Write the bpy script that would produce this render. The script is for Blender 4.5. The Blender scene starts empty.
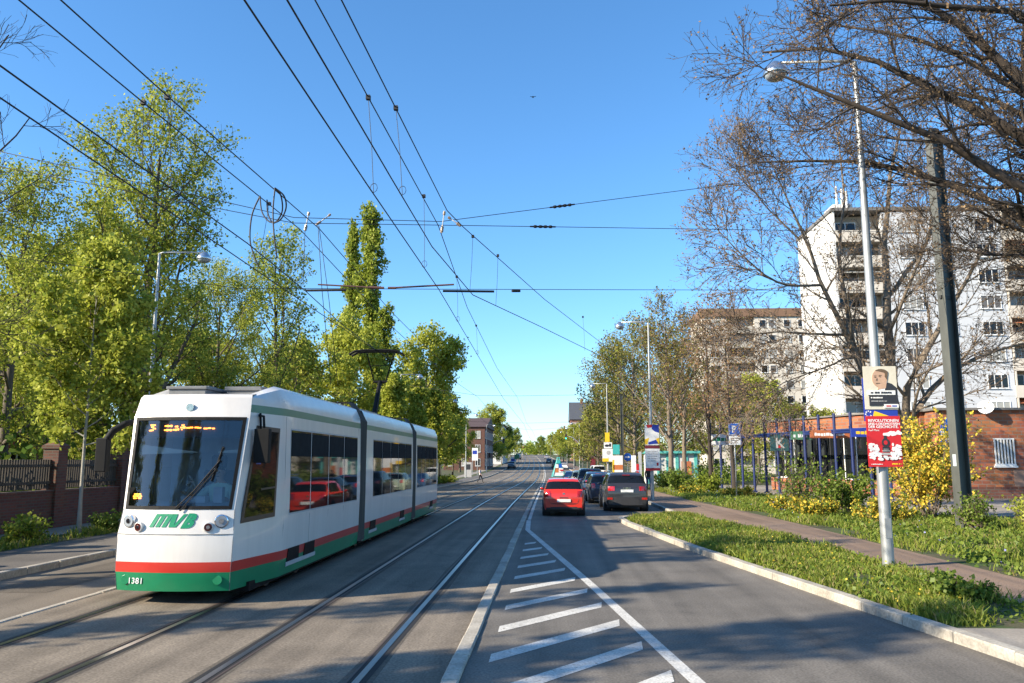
import bpy, bmesh, math, random
import numpy as np
from mathutils import Vector, Matrix

SC = bpy.context.scene
COL = SC.collection
PI = math.pi
R = math.radians

# ------------------------------------------------------------------ terrain
_gy = np.array([-3000, -60, 40, 60, 80, 100, 130, 165, 200, 250, 300, 350, 400, 450, 500, 600, 800, 3000.])
_gz = np.array([0, 0, 0, -.12, -.30, -.45, -.42, -.12, .35, 1.35, 2.5, 3.6, 4.6, 5.3, 5.8, 6.2, 6.2, 6.2])
def gz(y):
    return float(np.interp(y, _gy, _gz))
def cx(y):                      # the street bends gently to the left far away
    return -7.0 * ((max(y, 110) - 110) / 300.0) ** 2 if y < 700 else cx(699)

# ------------------------------------------------------------------ materials
MATS = {}
def mk(name, color, rough=.6, metal=0., var=.12, scale=6., bump=0., spec=.5, coat=0., bscale=None, stretch=None, detail=5):
    if name in MATS: return MATS[name]
    m = bpy.data.materials.new(name); m.use_nodes = True
    nt = m.node_tree; b = nt.nodes['Principled BSDF']
    b.inputs['Roughness'].default_value = rough
    b.inputs['Metallic'].default_value = metal
    b.inputs['Specular IOR Level'].default_value = spec
    b.inputs['Coat Weight'].default_value = coat
    c = (*color, 1)
    tc = nt.nodes.new('ShaderNodeTexCoord'); src = tc.outputs['Object']
    if stretch:
        mp = nt.nodes.new('ShaderNodeMapping'); mp.inputs['Scale'].default_value = stretch
        nt.links.new(src, mp.inputs[0]); src = mp.outputs[0]
    if var > 0:
        n = nt.nodes.new('ShaderNodeTexNoise'); n.inputs['Scale'].default_value = scale; n.inputs['Detail'].default_value = detail
        n.inputs['Roughness'].default_value = .65
        nt.links.new(src, n.inputs['Vector'])
        r = nt.nodes.new('ShaderNodeValToRGB')
        r.color_ramp.elements[0].position = .3; r.color_ramp.elements[1].position = .7
        r.color_ramp.elements[0].color = tuple(min(1, v * (1 - var)) for v in color) + (1,)
        r.color_ramp.elements[1].color = tuple(min(1, v * (1 + var)) for v in color) + (1,)
        nt.links.new(n.outputs['Fac'], r.inputs[0]); nt.links.new(r.outputs[0], b.inputs['Base Color'])
    else:
        b.inputs['Base Color'].default_value = c
    if bump > 0:
        n2 = nt.nodes.new('ShaderNodeTexNoise'); n2.inputs['Scale'].default_value = bscale or scale * 6; n2.inputs['Detail'].default_value = 4
        nt.links.new(src, n2.inputs['Vector'])
        bp = nt.nodes.new('ShaderNodeBump'); bp.inputs['Strength'].default_value = bump; bp.inputs['Distance'].default_value = .01
        nt.links.new(n2.outputs['Fac'], bp.inputs['Height']); nt.links.new(bp.outputs[0], b.inputs['Normal'])
    MATS[name] = m
    return m

def mk_emit(name, color, strength):
    m = bpy.data.materials.new(name); m.use_nodes = True
    b = m.node_tree.nodes['Principled BSDF']
    b.inputs['Base Color'].default_value = (*[c * .2 for c in color], 1)
    b.inputs['Emission Color'].default_value = (*color, 1); b.inputs['Emission Strength'].default_value = strength
    MATS[name] = m; return m

def mk_leaf(name, c1, c2, trans=.35):
    m = bpy.data.materials.new(name); m.use_nodes = True
    nt = m.node_tree; nt.nodes.remove(nt.nodes['Principled BSDF']); out = nt.nodes['Material Output']
    g = nt.nodes.new('ShaderNodeNewGeometry'); r = nt.nodes.new('ShaderNodeValToRGB')
    r.color_ramp.elements[0].color = (*c1, 1); r.color_ramp.elements[1].color = (*c2, 1)
    nt.links.new(g.outputs['Random Per Island'], r.inputs[0])
    d = nt.nodes.new('ShaderNodeBsdfDiffuse'); t = nt.nodes.new('ShaderNodeBsdfTranslucent'); mx = nt.nodes.new('ShaderNodeMixShader')
    gl = nt.nodes.new('ShaderNodeBsdfGlossy'); gl.inputs['Roughness'].default_value = .45; mx2 = nt.nodes.new('ShaderNodeMixShader')
    mx.inputs[0].default_value = trans; mx2.inputs[0].default_value = .012
    nt.links.new(r.outputs[0], d.inputs[0]); nt.links.new(r.outputs[0], t.inputs[0])
    nt.links.new(d.outputs[0], mx.inputs[1]); nt.links.new(t.outputs[0], mx.inputs[2])
    nt.links.new(mx.outputs[0], mx2.inputs[1]); nt.links.new(gl.outputs[0], mx2.inputs[2])
    nt.links.new(mx2.outputs[0], out.inputs[0])
    MATS[name] = m; return m

def mk_glass(name, tint, trans, rough=.03, ior=1.5):
    """window glass: fresnel reflection over a tinted, partly clear pane"""
    m = bpy.data.materials.new(name); m.use_nodes = True
    nt = m.node_tree; nt.nodes.remove(nt.nodes['Principled BSDF']); out = nt.nodes['Material Output']
    fr = nt.nodes.new('ShaderNodeFresnel'); fr.inputs['IOR'].default_value = ior
    gl = nt.nodes.new('ShaderNodeBsdfGlossy'); gl.inputs['Roughness'].default_value = rough; gl.inputs['Color'].default_value = (.95, .95, .95, 1)
    tr = nt.nodes.new('ShaderNodeBsdfTransparent'); tr.inputs['Color'].default_value = (*tint, 1)
    df = nt.nodes.new('ShaderNodeBsdfDiffuse'); df.inputs['Color'].default_value = (.012, .014, .016, 1)
    m1 = nt.nodes.new('ShaderNodeMixShader'); m1.inputs[0].default_value = trans
    nt.links.new(df.outputs[0], m1.inputs[1]); nt.links.new(tr.outputs[0], m1.inputs[2])
    m2 = nt.nodes.new('ShaderNodeMixShader'); nt.links.new(fr.outputs[0], m2.inputs[0])
    nt.links.new(m1.outputs[0], m2.inputs[1]); nt.links.new(gl.outputs[0], m2.inputs[2])
    nt.links.new(m2.outputs[0], out.inputs[0])
    MATS[name] = m; return m

def mk_brick(name, c1, c2, mortar, scale=1., bw=.25, bh=.075, rough=.85, dark=None, bias=0.):
    m = bpy.data.materials.new(name); m.use_nodes = True
    nt = m.node_tree; b = nt.nodes['Principled BSDF']; b.inputs['Roughness'].default_value = rough
    tc = nt.nodes.new('ShaderNodeTexCoord'); sp = nt.nodes.new('ShaderNodeSeparateXYZ'); nt.links.new(tc.outputs['Object'], sp.inputs[0])
    ad = nt.nodes.new('ShaderNodeMath'); nt.links.new(sp.outputs[0], ad.inputs[0]); nt.links.new(sp.outputs[1], ad.inputs[1])
    cb = nt.nodes.new('ShaderNodeCombineXYZ'); nt.links.new(ad.outputs[0], cb.inputs[0]); nt.links.new(sp.outputs[2], cb.inputs[1])
    br = nt.nodes.new('ShaderNodeTexBrick'); br.inputs['Scale'].default_value = scale
    br.inputs['Brick Width'].default_value = bw; br.inputs['Row Height'].default_value = bh; br.inputs['Mortar Size'].default_value = .012 * bw / .25
    br.inputs['Color1'].default_value = (*c1, 1); br.inputs['Color2'].default_value = (*c2, 1); br.inputs['Mortar'].default_value = (*mortar, 1)
    br.inputs['Bias'].default_value = bias
    nt.links.new(cb.outputs[0], br.inputs['Vector'])
    n = nt.nodes.new('ShaderNodeTexNoise'); n.inputs['Scale'].default_value = 1.3; n.inputs['Detail'].default_value = 6
    nt.links.new(tc.outputs['Object'], n.inputs['Vector'])
    mx = nt.nodes.new('ShaderNodeMixRGB'); mx.blend_type = 'MULTIPLY'; mx.inputs[0].default_value = .45
    nt.links.new(br.outputs[0], mx.inputs[1]); nt.links.new(n.outputs['Color'], mx.inputs[2])
    mr = nt.nodes.new('ShaderNodeMixRGB'); mr.blend_type = 'MIX'; mr.inputs[0].default_value = .0
    nt.links.new(mx.outputs[0], b.inputs['Base Color'])
    bp = nt.nodes.new('ShaderNodeBump'); bp.inputs['Strength'].default_value = .4; bp.inputs['Distance'].default_value = .01; bp.invert = True
    nt.links.new(br.outputs['Fac'], bp.inputs['Height']); nt.links.new(bp.outputs[0], b.inputs['Normal'])
    MATS[name] = m; return m

def mk_ground(name, c_lo, c_hi, rough=.9, big=.25, fine=45., streak=0., bump=.25, cracks=0., spec=.3, speck=.35, patch=None, pr=(.47, .58)):
    """asphalt, paving, soil: blotches + streaks along the road + fine grain + cracks, world space"""
    m = bpy.data.materials.new(name); m.use_nodes = True
    nt = m.node_tree; b = nt.nodes['Principled BSDF']; b.inputs['Roughness'].default_value = rough; b.inputs['Specular IOR Level'].default_value = spec
    g = nt.nodes.new('ShaderNodeNewGeometry'); P = g.outputs['Position']
    n1 = nt.nodes.new('ShaderNodeTexNoise'); n1.inputs['Scale'].default_value = big; n1.inputs['Detail'].default_value = 7; n1.inputs['Roughness'].default_value = .6
    nt.links.new(P, n1.inputs['Vector'])
    fac = n1.outputs['Fac']
    if streak:
        mp = nt.nodes.new('ShaderNodeMapping'); mp.inputs['Scale'].default_value = (1.6, .06, 1)
        nt.links.new(P, mp.inputs[0]); n3 = nt.nodes.new('ShaderNodeTexNoise'); n3.inputs['Scale'].default_value = 1.5; n3.inputs['Detail'].default_value = 4
        nt.links.new(mp.outputs[0], n3.inputs['Vector'])
        mm = nt.nodes.new('ShaderNodeMix'); mm.inputs[0].default_value = streak
        nt.links.new(fac, mm.inputs[2]); nt.links.new(n3.outputs['Fac'], mm.inputs[3]); fac = mm.outputs[0]
    r = nt.nodes.new('ShaderNodeValToRGB'); r.color_ramp.elements[0].position = .36; r.color_ramp.elements[1].position = .66
    r.color_ramp.elements[0].color = (*c_lo, 1); r.color_ramp.elements[1].color = (*c_hi, 1)
    nt.links.new(fac, r.inputs[0]); colr = r.outputs[0]
    n2 = nt.nodes.new('ShaderNodeTexNoise'); n2.inputs['Scale'].default_value = fine; n2.inputs['Detail'].default_value = 3
    nt.links.new(P, n2.inputs['Vector'])
    r2 = nt.nodes.new('ShaderNodeValToRGB'); r2.color_ramp.elements[0].position = .3; r2.color_ramp.elements[1].position = .72
    r2.color_ramp.elements[0].color = (1 - speck, 1 - speck, 1 - speck, 1); r2.color_ramp.elements[1].color = (1 + speck, 1 + speck, 1 + speck, 1)
    nt.links.new(n2.outputs['Fac'], r2.inputs[0])
    mx = nt.nodes.new('ShaderNodeMixRGB'); mx.blend_type = 'MULTIPLY'; mx.inputs[0].default_value = 1
    nt.links.new(colr, mx.inputs[1]); nt.links.new(r2.outputs[0], mx.inputs[2]); colr = mx.outputs[0]
    if cracks:
        v = nt.nodes.new('ShaderNodeTexVoronoi'); v.feature = 'DISTANCE_TO_EDGE'; v.inputs['Scale'].default_value = .22
        nw = nt.nodes.new('ShaderNodeTexNoise'); nw.inputs['Scale'].default_value = 1.1; nw.inputs['Detail'].default_value = 4
        nt.links.new(P, nw.inputs['Vector'])
        va = nt.nodes.new('ShaderNodeVectorMath'); va.operation = 'MULTIPLY_ADD'; va.inputs[1].default_value = (1.6, 1.6, 0)
        nt.links.new(nw.outputs['Color'], va.inputs[0]); nt.links.new(P, va.inputs[2]); nt.links.new(va.outputs[0], v.inputs['Vector'])
        rc = nt.nodes.new('ShaderNodeValToRGB'); rc.color_ramp.elements[0].position = 0; rc.color_ramp.elements[1].position = .006
        k = 1 - cracks; rc.color_ramp.elements[0].color = (k, k, k, 1); rc.color_ramp.elements[1].color = (1, 1, 1, 1)
        nt.links.new(v.outputs['Distance'], rc.inputs[0])
        m3 = nt.nodes.new('ShaderNodeMixRGB'); m3.blend_type = 'MULTIPLY'; m3.inputs[0].default_value = 1
        nt.links.new(colr, m3.inputs[1]); nt.links.new(rc.outputs[0], m3.inputs[2]); colr = m3.outputs[0]
    if patch:
        n4 = nt.nodes.new('ShaderNodeTexNoise'); n4.inputs['Scale'].default_value = patch[1]; n4.inputs['Detail'].default_value = 6; n4.inputs['Roughness'].default_value = .7
        nt.links.new(P, n4.inputs['Vector'])
        r4 = nt.nodes.new('ShaderNodeValToRGB'); r4.color_ramp.elements[0].position = pr[0]; r4.color_ramp.elements[1].position = pr[1]
        r4.color_ramp.elements[0].color = (0, 0, 0, 1); r4.color_ramp.elements[1].color = (1, 1, 1, 1)
        nt.links.new(n4.outputs['Fac'], r4.inputs[0])
        m4 = nt.nodes.new('ShaderNodeMixRGB'); m4.inputs[2].default_value = (*patch[0], 1)
        nt.links.new(r4.outputs[0], m4.inputs[0]); nt.links.new(colr, m4.inputs[1]); colr = m4.outputs[0]
    nt.links.new(colr, b.inputs['Base Color'])
    bp = nt.nodes.new('ShaderNodeBump'); bp.inputs['Strength'].default_value = bump; bp.inputs['Distance'].default_value = .008
    nt.links.new(n2.outputs['Fac'], bp.inputs['Height']); nt.links.new(bp.outputs[0], b.inputs['Normal'])
    MATS[name] = m; return m

# ------------------------------------------------------------------ mesh building
class MB:
    """collects faces; build() links them as ONE mesh object"""
    def __init__(s): s.v = []; s.f = []; s.m = []
    def add(s, vs, fs, mat=0):
        o = len(s.v); s.v += [tuple(v) for v in vs]
        for f in fs: s.f.append(tuple(i + o for i in f)); s.m.append(mat)
        return s
    def box(s, x0, x1, y0, y1, z0, z1, mat=0, M=None):
        vs = [Vector(p) for p in ((x0,y0,z0),(x1,y0,z0),(x1,y1,z0),(x0,y1,z0),(x0,y0,z1),(x1,y0,z1),(x1,y1,z1),(x0,y1,z1))]
        if M is not None: vs = [M @ p for p in vs]
        return s.add(vs, [(0,3,2,1),(4,5,6,7),(0,1,5,4),(1,2,6,5),(2,3,7,6),(3,0,4,7)], mat)
    def cbox(s, c, d, mat=0, M=None):
        return s.box(c[0]-d[0]/2, c[0]+d[0]/2, c[1]-d[1]/2, c[1]+d[1]/2, c[2]-d[2]/2, c[2]+d[2]/2, mat, M)
    def tube(s, pts, r, n=8, mat=0, cap=True):
        pts = [Vector(p) for p in pts]; k = len(pts)
        rs = r if isinstance(r, (list, tuple)) else [r] * k
        rings = []; prev = None
        for i, p in enumerate(pts):
            t = (pts[min(i+1, k-1)] - pts[max(i-1, 0)]).normalized()
            u = t.cross(Vector((0, 0, 1))) if prev is None else prev - t * prev.dot(t)
            if u.length < 1e-4: u = t.cross(Vector((0, 1, 0)))
            u.normalize(); prev = u; w = t.cross(u)
            rings.append([p + (u * math.cos(2*PI*j/n) + w * math.sin(2*PI*j/n)) * rs[i] for j in range(n)])
        vs = [q for ring in rings for q in ring]; fs = []
        for i in range(k-1):
            for j in range(n):
                a = i*n+j; b = i*n+(j+1) % n; fs.append((a, b, b+n, a+n))
        if cap: fs.append(tuple(range(n))[::-1]); fs.append(tuple((k-1)*n+j for j in range(n)))
        return s.add(vs, fs, mat)
    def cyl(s, p0, p1, r0, r1=None, n=16, mat=0): return s.tube([p0, p1], [r0, r0 if r1 is None else r1], n, mat)
    def grid(s, rows, mat=0, closed=False):
        k = len(rows[0]); vs = [p for r in rows for p in r]; fs = []
        for i in range(len(rows)-1):
            for j in range(k if closed else k-1):
                a = i*k+j; b = i*k+(j+1) % k; fs.append((a, b, b+k, a+k))
        return s.add(vs, fs, mat)
    def prism(s, poly, y0, y1, mat=0):        # polygon in (x,z), extruded along y
        n = len(poly); vs = [(x, y0, z) for x, z in poly] + [(x, y1, z) for x, z in poly]
        fs = [tuple(range(n)), tuple(range(2*n-1, n-1, -1))] + [(i, i+n, (i+1) % n+n, (i+1) % n) for i in range(n)]
        return s.add(vs, fs, mat)
    def disc(s, c, r, n=20, mat=0, thick=.01, rx=None):   # faces -Y
        return s.prism([(c[0] + (rx or r)*math.cos(2*PI*i/n), c[2] + r*math.sin(2*PI*i/n)) for i in range(n)], c[1], c[1]+thick, mat)
    def sphere(s, c, r, n=12, k=8, mat=0, sx=1, sy=1, sz=1):
        rows = []
        for i in range(k+1):
            a = PI*i/k - PI/2
            rows.append([(c[0]+sx*r*math.cos(a)*math.cos(2*PI*j/n), c[1]+sy*r*math.cos(a)*math.sin(2*PI*j/n), c[2]+sz*r*math.sin(a)) for j in range(n)])
        return s.grid(rows, mat, closed=True)
    def build(s, name, mats, parent=None, smooth=False, bevel=0., loc=None, flat_angle=None):
        me = bpy.data.meshes.new(name); me.from_pydata(s.v, [], s.f)
        if not isinstance(mats, (list, tuple)): mats = [mats]
        for m in mats: me.materials.append(m)
        if len(mats) > 1: me.polygons.foreach_set('material_index', s.m)
        if smooth:
            me.polygons.foreach_set('use_smooth', [True]*len(s.f))
        if smooth:
            bm = bmesh.new(); bm.from_mesh(me); bmesh.ops.remove_doubles(bm, verts=bm.verts, dist=2e-4); bmesh.ops.recalc_face_normals(bm, faces=bm.faces); bm.to_mesh(me); bm.free()
        me.update()
        if flat_angle: me.set_sharp_from_angle(angle=R(flat_angle))
        o = bpy.data.objects.new(name, me); COL.objects.link(o)
        if loc is not None: o.location = loc
        if parent is not None: o.parent = parent
        if bevel > 0:
            b = o.modifiers.new('bevel', 'BEVEL'); b.width = bevel; b.segments = 2; b.limit_method = 'ANGLE'; b.angle_limit = R(40)
        return o

def np_mesh(name, V, F, mats, mi=None, smooth=False):
    me = bpy.data.meshes.new(name); V = np.asarray(V, np.float32).reshape(-1, 3); F = np.asarray(F, np.int32)
    k = F.shape[1]
    me.vertices.add(len(V)); me.vertices.foreach_set('co', V.ravel())
    me.loops.add(F.size); me.loops.foreach_set('vertex_index', F.ravel())
    me.polygons.add(len(F)); me.polygons.foreach_set('loop_start', np.arange(0, F.size, k, dtype=np.int32))
    for m in mats: me.materials.append(m)
    if mi is not None: me.polygons.foreach_set('material_index', np.asarray(mi, np.int32))
    me.polygons.foreach_set('use_smooth', np.full(len(F), smooth, dtype=bool))
    me.update(calc_edges=True); me.validate()
    return me

def link(name, me, parent=None, loc=None):
    o = bpy.data.objects.new(name, me); COL.objects.link(o)
    if loc is not None: o.location = loc
    if parent is not None: o.parent = parent
    return o
def tag(o, label=None, cat=None, group=None, kind=None):
    if label: o['label'] = label
    if cat: o['category'] = cat
    if group: o['group'] = group
    if kind: o['kind'] = kind
    return o
def thing(name, label, cat, loc=(0, 0, 0), rot=0., group=None):
    o = bpy.data.objects.new(name, None); COL.objects.link(o); o.location = loc; o.rotation_euler = (0, 0, rot)
    o.empty_display_size = .2
    return tag(o, label, cat, group)
def dup(root, label, loc, rot=0., scale=None, group=None):
    r = root.copy(); COL.objects.link(r); r.location = loc; r.rotation_euler = (0, 0, rot); r['label'] = label
    if group: r['group'] = group
    if scale is not None: r.scale = scale if isinstance(scale, tuple) else (scale,)*3
    for ch in [o for o in bpy.data.objects if o.parent == root]:
        c = ch.copy(); COL.objects.link(c); c.parent = r
        for g in [o for o in bpy.data.objects if o.parent == ch]:
            d = g.copy(); COL.objects.link(d); d.parent = c
    return r
def text(name, body, size, mat, parent, loc, shear=0., offset=0., rot=(PI/2, 0, 0), align='LEFT', spacing=1., sx=1.):
    cu = bpy.data.curves.new(name, 'FONT'); cu.body = body; cu.size = size; cu.shear = shear; cu.offset = offset
    cu.extrude = .0015; cu.align_x = align; cu.space_character = spacing; cu.materials.append(mat); cu.resolution_u = 3
    tmp = bpy.data.objects.new(name, cu); COL.objects.link(tmp); bpy.context.view_layer.update()
    me = bpy.data.meshes.new_from_object(tmp.evaluated_get(bpy.context.evaluated_depsgraph_get())); me.name = name
    bpy.data.objects.remove(tmp); bpy.data.curves.remove(cu)
    o = bpy.data.objects.new(name, me); COL.objects.link(o); o.location = loc; o.rotation_euler = rot; o.scale = (sx, 1, 1); o.parent = parent
    return o

def strip(name, xl, xr, ys, dz, mat, side=0., kind='structure'):
    """sheet along the road; side>0 gives it a real raised edge of that depth"""
    fl = xl if callable(xl) else (lambda y: xl); fr = xr if callable(xr) else (lambda y: xr)
    rows = []
    for y in ys:
        a, b, z, c = fl(y), fr(y), gz(y)+dz, cx(y)
        row = [(a+c, y, z), (b+c, y, z)]
        if side: row = [(a+c, y, z-side)] + row + [(b+c, y, z-side)]
        rows.append(row)
    m = MB(); m.grid([r[::-1] for r in rows])
    m.f = [f[::-1] for f in m.f] if False else m.f
    o = m.build(name, mat); tag(o, kind=kind)
    return o
def yr(a, b):
    ys = [a]; y = a
    while y < b:
        y += 2 if -1 < y < 40 else (5 if y < 150 else 12)
        ys.append(min(y, b))
    return ys
# ------------------------------------------------------------------ world, sun, camera
SUN_EL, SUN_DIR = R(26.5), Vector((-.90, -.43, 0)).normalized()
W = bpy.data.worlds.new('World'); SC.world = W; W.use_nodes = True
nt = W.node_tree; sky = nt.nodes.new('ShaderNodeTexSky'); sky.sky_type = 'NISHITA'; sky.sun_disc = False
sky.sun_elevation = SUN_EL; sky.sun_rotation = math.atan2(SUN_DIR.x, SUN_DIR.y)
sky.air_density = 1.0; sky.dust_density = .3; sky.ozone_density = 6.5; sky.altitude = 60
hs = nt.nodes.new('ShaderNodeHueSaturation'); hs.inputs['Saturation'].default_value = 1.07; hs.inputs['Hue'].default_value = .495; nt.links.new(sky.outputs[0], hs.inputs['Color'])
nt.links.new(hs.outputs[0], nt.nodes['Background'].inputs[0]); nt.nodes['Background'].inputs[1].default_value = .12
sl = bpy.data.lights.new('sun', 'SUN'); sl.energy = 4.6; sl.angle = R(.53); sl.color = (1, .885, .70)
so = bpy.data.objects.new('sun', sl); COL.objects.link(so)
sv = SUN_DIR * math.cos(SUN_EL) + Vector((0, 0, math.sin(SUN_EL)))
so.rotation_euler = sv.to_track_quat('Z', 'Y').to_euler(); so.location = sv * 60
cam = bpy.data.cameras.new('camera'); co = bpy.data.objects.new('camera', cam); COL.objects.link(co)
cam.sensor_width = 36; cam.lens = 36 * 800 / 1024; cam.clip_start = .05; cam.clip_end = 6000
pitch = math.atan(119.5/800); yaw = math.atan(38/800*math.cos(pitch))
co.location = (0, 0, 2.1); co.rotation_euler = (PI/2 + pitch, 0, yaw); SC.camera = co
SC.view_settings.view_transform = 'Standard'; SC.view_settings.look = 'None'; SC.view_settings.gamma = 1
SC.view_settings.use_curve_mapping = False; SC.view_settings.exposure = 1.25
SC.cycles.max_bounces = 6; SC.cycles.transparent_max_bounces = 10; SC.cycles.caustics_reflective = False; SC.cycles.caustics_refractive = False
SC.cycles.use_denoising = True; SC.cycles.sample_clamp_indirect = 4

# ------------------------------------------------------------------ ground
m_soil = mk_ground('soil', (.075, .06, .035), (.12, .10, .05), big=.4, fine=25, patch=((.055, .085, .022), .8))
m_asph = mk_ground('asphalt', (.098, .087, .073), (.195, .173, .145), big=.8, fine=38, streak=.55, cracks=.16, spec=.35, rough=.8)
m_asph_l = mk_ground('old_asphalt', (.135, .112, .086), (.20, .168, .13), big=.45, fine=50, streak=.5, cracks=.16, rough=.85)
m_bed = mk_ground('track_asphalt', (.128, .105, .079), (.26, .215, .163), big=.9, fine=34, streak=.6, cracks=.16, rough=.85)
m_seal = mk_ground('sealed_joint', (.085, .07, .054), (.14, .117, .09), big=1.2, fine=40, streak=.5)
m_path = mk_ground('path_surface', (.19, .128, .088), (.28, .195, .14), big=.5, fine=55, streak=.3)
m_plaza = mk_ground('plaza_slabs', (.23, .20, .165), (.33, .29, .24), big=.5, fine=30, speck=.15)
m_pave = mk_ground('pavement_surface', (.10, .09, .08), (.17, .15, .13), big=.5, fine=40, speck=.25)
m_white = mk_ground('road_paint', (.46, .44, .40), (.62, .60, .55), big=1.6, fine=38, speck=.25, spec=.4, patch=((.24, .21, .17), 14.), pr=(.57, .66))
m_conc = mk_ground('kerb_concrete', (.30, .27, .225), (.47, .43, .36), big=1.5, fine=30, speck=.2)
m_verge = mk_ground('verge_soil', (.06, .062, .025), (.11, .095, .05), big=.9, fine=30, patch=((.05, .085, .02), 1.5))

m = MB(); rows = []
for y in [-3000, -800, -200, -60, 0] + list(range(20, 620, 10)) + [800, 3000]:
    rows.append([(3000, y, gz(y)-.03), (400, y, gz(y)-.03), (60, y, gz(y)-.03), (-60, y, gz(y)-.03), (-400, y, gz(y)-.03), (-3000, y, gz(y)-.03)])
m.grid(rows); tag(m.build('ground', m_soil), kind='structure')

YF = yr(-40, 640)
strip('road', -9.9, -7.2, YF, 0, m_asph_l)
strip('track_bed', -7.2, -.97, YF, .002, m_bed)
def kr(y):   # right edge of the carriageway: kerb runs inwards, then the parking bay
    return float(np.interp(y, [-40, 0, 8.9, 12.7, 19.6, 27, 28.9, 29.6, 30.1, 30.5, 31.0, 31.4, 640],
                              [12, 6.2, 4.87, 4.31, 3.31, 2.5, 2.42, 2.62, 3.1, 3.9, 4.6, 4.85, 4.85]))
YK = sorted(set(YF + [28.9, 29.6, 30.1, 30.5, 31, 31.4, 27]))
strip('road', -.97, kr, YK, 0, m_asph)
# low pale kerbs each side of the track bed
def kerb_run(name, fx, ys, w, z0, z1, mat, step=1.0, gap=.012):
    m = MB(); rg = random.Random(5)
    y = ys[0]
    while y < ys[1]:
        y2 = min(y + step, ys[1]); j = rg.uniform(-.006, .006); dzj = rg.uniform(-.006, .004)
        a, b = (fx(y)+cx(y)+j, y+gap), (fx(y2)+cx(y2)+j, y2-gap)
        za, zb = gz(y), gz(y2); c = .015
        vs = [(a[0]-w/2, a[1], za+z0), (a[0]+w/2, a[1], za+z0), (b[0]+w/2, b[1], zb+z0), (b[0]-w/2, b[1], zb+z0),
              (a[0]-w/2, a[1], za+z1-c+dzj), (a[0]+w/2, a[1], za+z1-c+dzj), (b[0]+w/2, b[1], zb+z1-c+dzj), (b[0]-w/2, b[1], zb+z1-c+dzj),
              (a[0]-w/2+c, a[1]+.004, za+z1+dzj), (a[0]+w/2-c, a[1]+.004, za+z1+dzj), (b[0]+w/2-c, b[1]-.004, zb+z1+dzj), (b[0]-w/2+c, b[1]-.004, zb+z1+dzj)]
        m.add(vs, [(0,1,5,4),(1,2,6,5),(2,3,7,6),(3,0,4,7),(4,5,9,8),(5,6,10,9),(6,7,11,10),(7,4,8,11),(8,9,10,11)])
        y = y2
        if y > 90: step = 4
        if y > 200: step = 12
    return tag(m.build(name, mat), kind='structure')
kerb_run('kerb', lambda y: -.97, (-10, 560), .17, -.02, .035, m_conc)
kerb_run('kerb', lambda y: -7.25, (-10, 560), .12, -.02, .02, m_conc)
kerb_run('kerb', lambda y: -9.86, (-20, 560), .16, -.02, .13, m_conc)
kerb_run('kerb', lambda y: kr(y)+.08, (-6, 28.9), .19, -.02, .125, m_conc)
kerb_run('kerb', lambda y: kr(y)+.08, (31.4, 560), .16, -.02, .125, m_conc)
# rounded nose of the verge: short curved kerbstones
m = MB(); pts = [(2.5, 28.9), (2.52, 29.35), (2.68, 29.75), (3.0, 30.1), (3.5, 30.42), (4.1, 30.72), (4.6, 31.05), (4.93, 31.4)]
for i in range(len(pts)-1):
    a, b = Vector((*pts[i], 0)), Vector((*pts[i+1], 0)); d = (b-a); L = d.length; ang = math.atan2(d.y, d.x)
    m.box(.006, L-.006, -.09, .09, -.02, .125 - .003*(i % 2), 0, Matrix.Translation(a) @ Matrix.Rotation(ang, 4, 'Z'))
tag(m.build('kerb', m_conc, bevel=.012), kind='structure')

# rails: steel head, groove and guard lip, flush with the bed
m_steel = mk('rail_steel', (.40, .38, .36), rough=.30, metal=1., var=.2, scale=4, stretch=(20, .3, 1))
m_groove = mk('rail_groove', (.012, .011, .010), rough=.8)
m_rust = mk('rail_lip', (.12, .085, .065), rough=.6, metal=.4)
for xc, sgn in ((-6.35, 1), (-4.85, -1), (-3.37, 1), (-1.87, -1)):
    m = MB()
    for (a, b, z, k) in ((-.035, .035, .010, 0), (.035, .08, .006, 1), (.08, .105, .009, 2), (-.10, -.035, .006, 1)):
        rows = []
        for y in yr(-10, 560):
            x0, x1 = sorted((xc+a*sgn, xc+b*sgn)); rows.append([(x1+cx(y), y, gz(y)+z), (x0+cx(y), y, gz(y)+z)])
        m.grid(rows, k)
    tag(m.build('rail', [m_steel, m_groove, m_rust]), kind='structure')
    rg = random.Random(int(xc*100)); e = [rg.uniform(.2, .3) for _ in range(400)]
    strip('sealed_joint', lambda y: xc-.15-.02*math.sin(y*1.7), lambda y: xc+.15+.02*math.sin(y*2.3+1), yr(-10, 300), .004, m_seal)

# repaired patches in the asphalt
for x0, x1, y0, y1, z in ((-9.2, -8.1, 13.0, 18.5, .0035), (-.4, .5, 36, 43, .0035)):
    m = MB(); rgp_ = random.Random(int(x0*10+y0)); k = lambda: rgp_.uniform(-.05, .05)
    m.add([(x0+k(), y0+k(), z), ((x0+x1)/2, y0+k(), z), (x1+k(), y0+k(), z), (x1+k(), (y0+y1)/2, z), (x1+k(), y1+k(), z), (x0+k(), y1+k(), z), (x0+k(), (y0+y1)/2, z)], [tuple(range(7))])
    tag(m.build('road_patch', m_seal), kind='structure')
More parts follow.
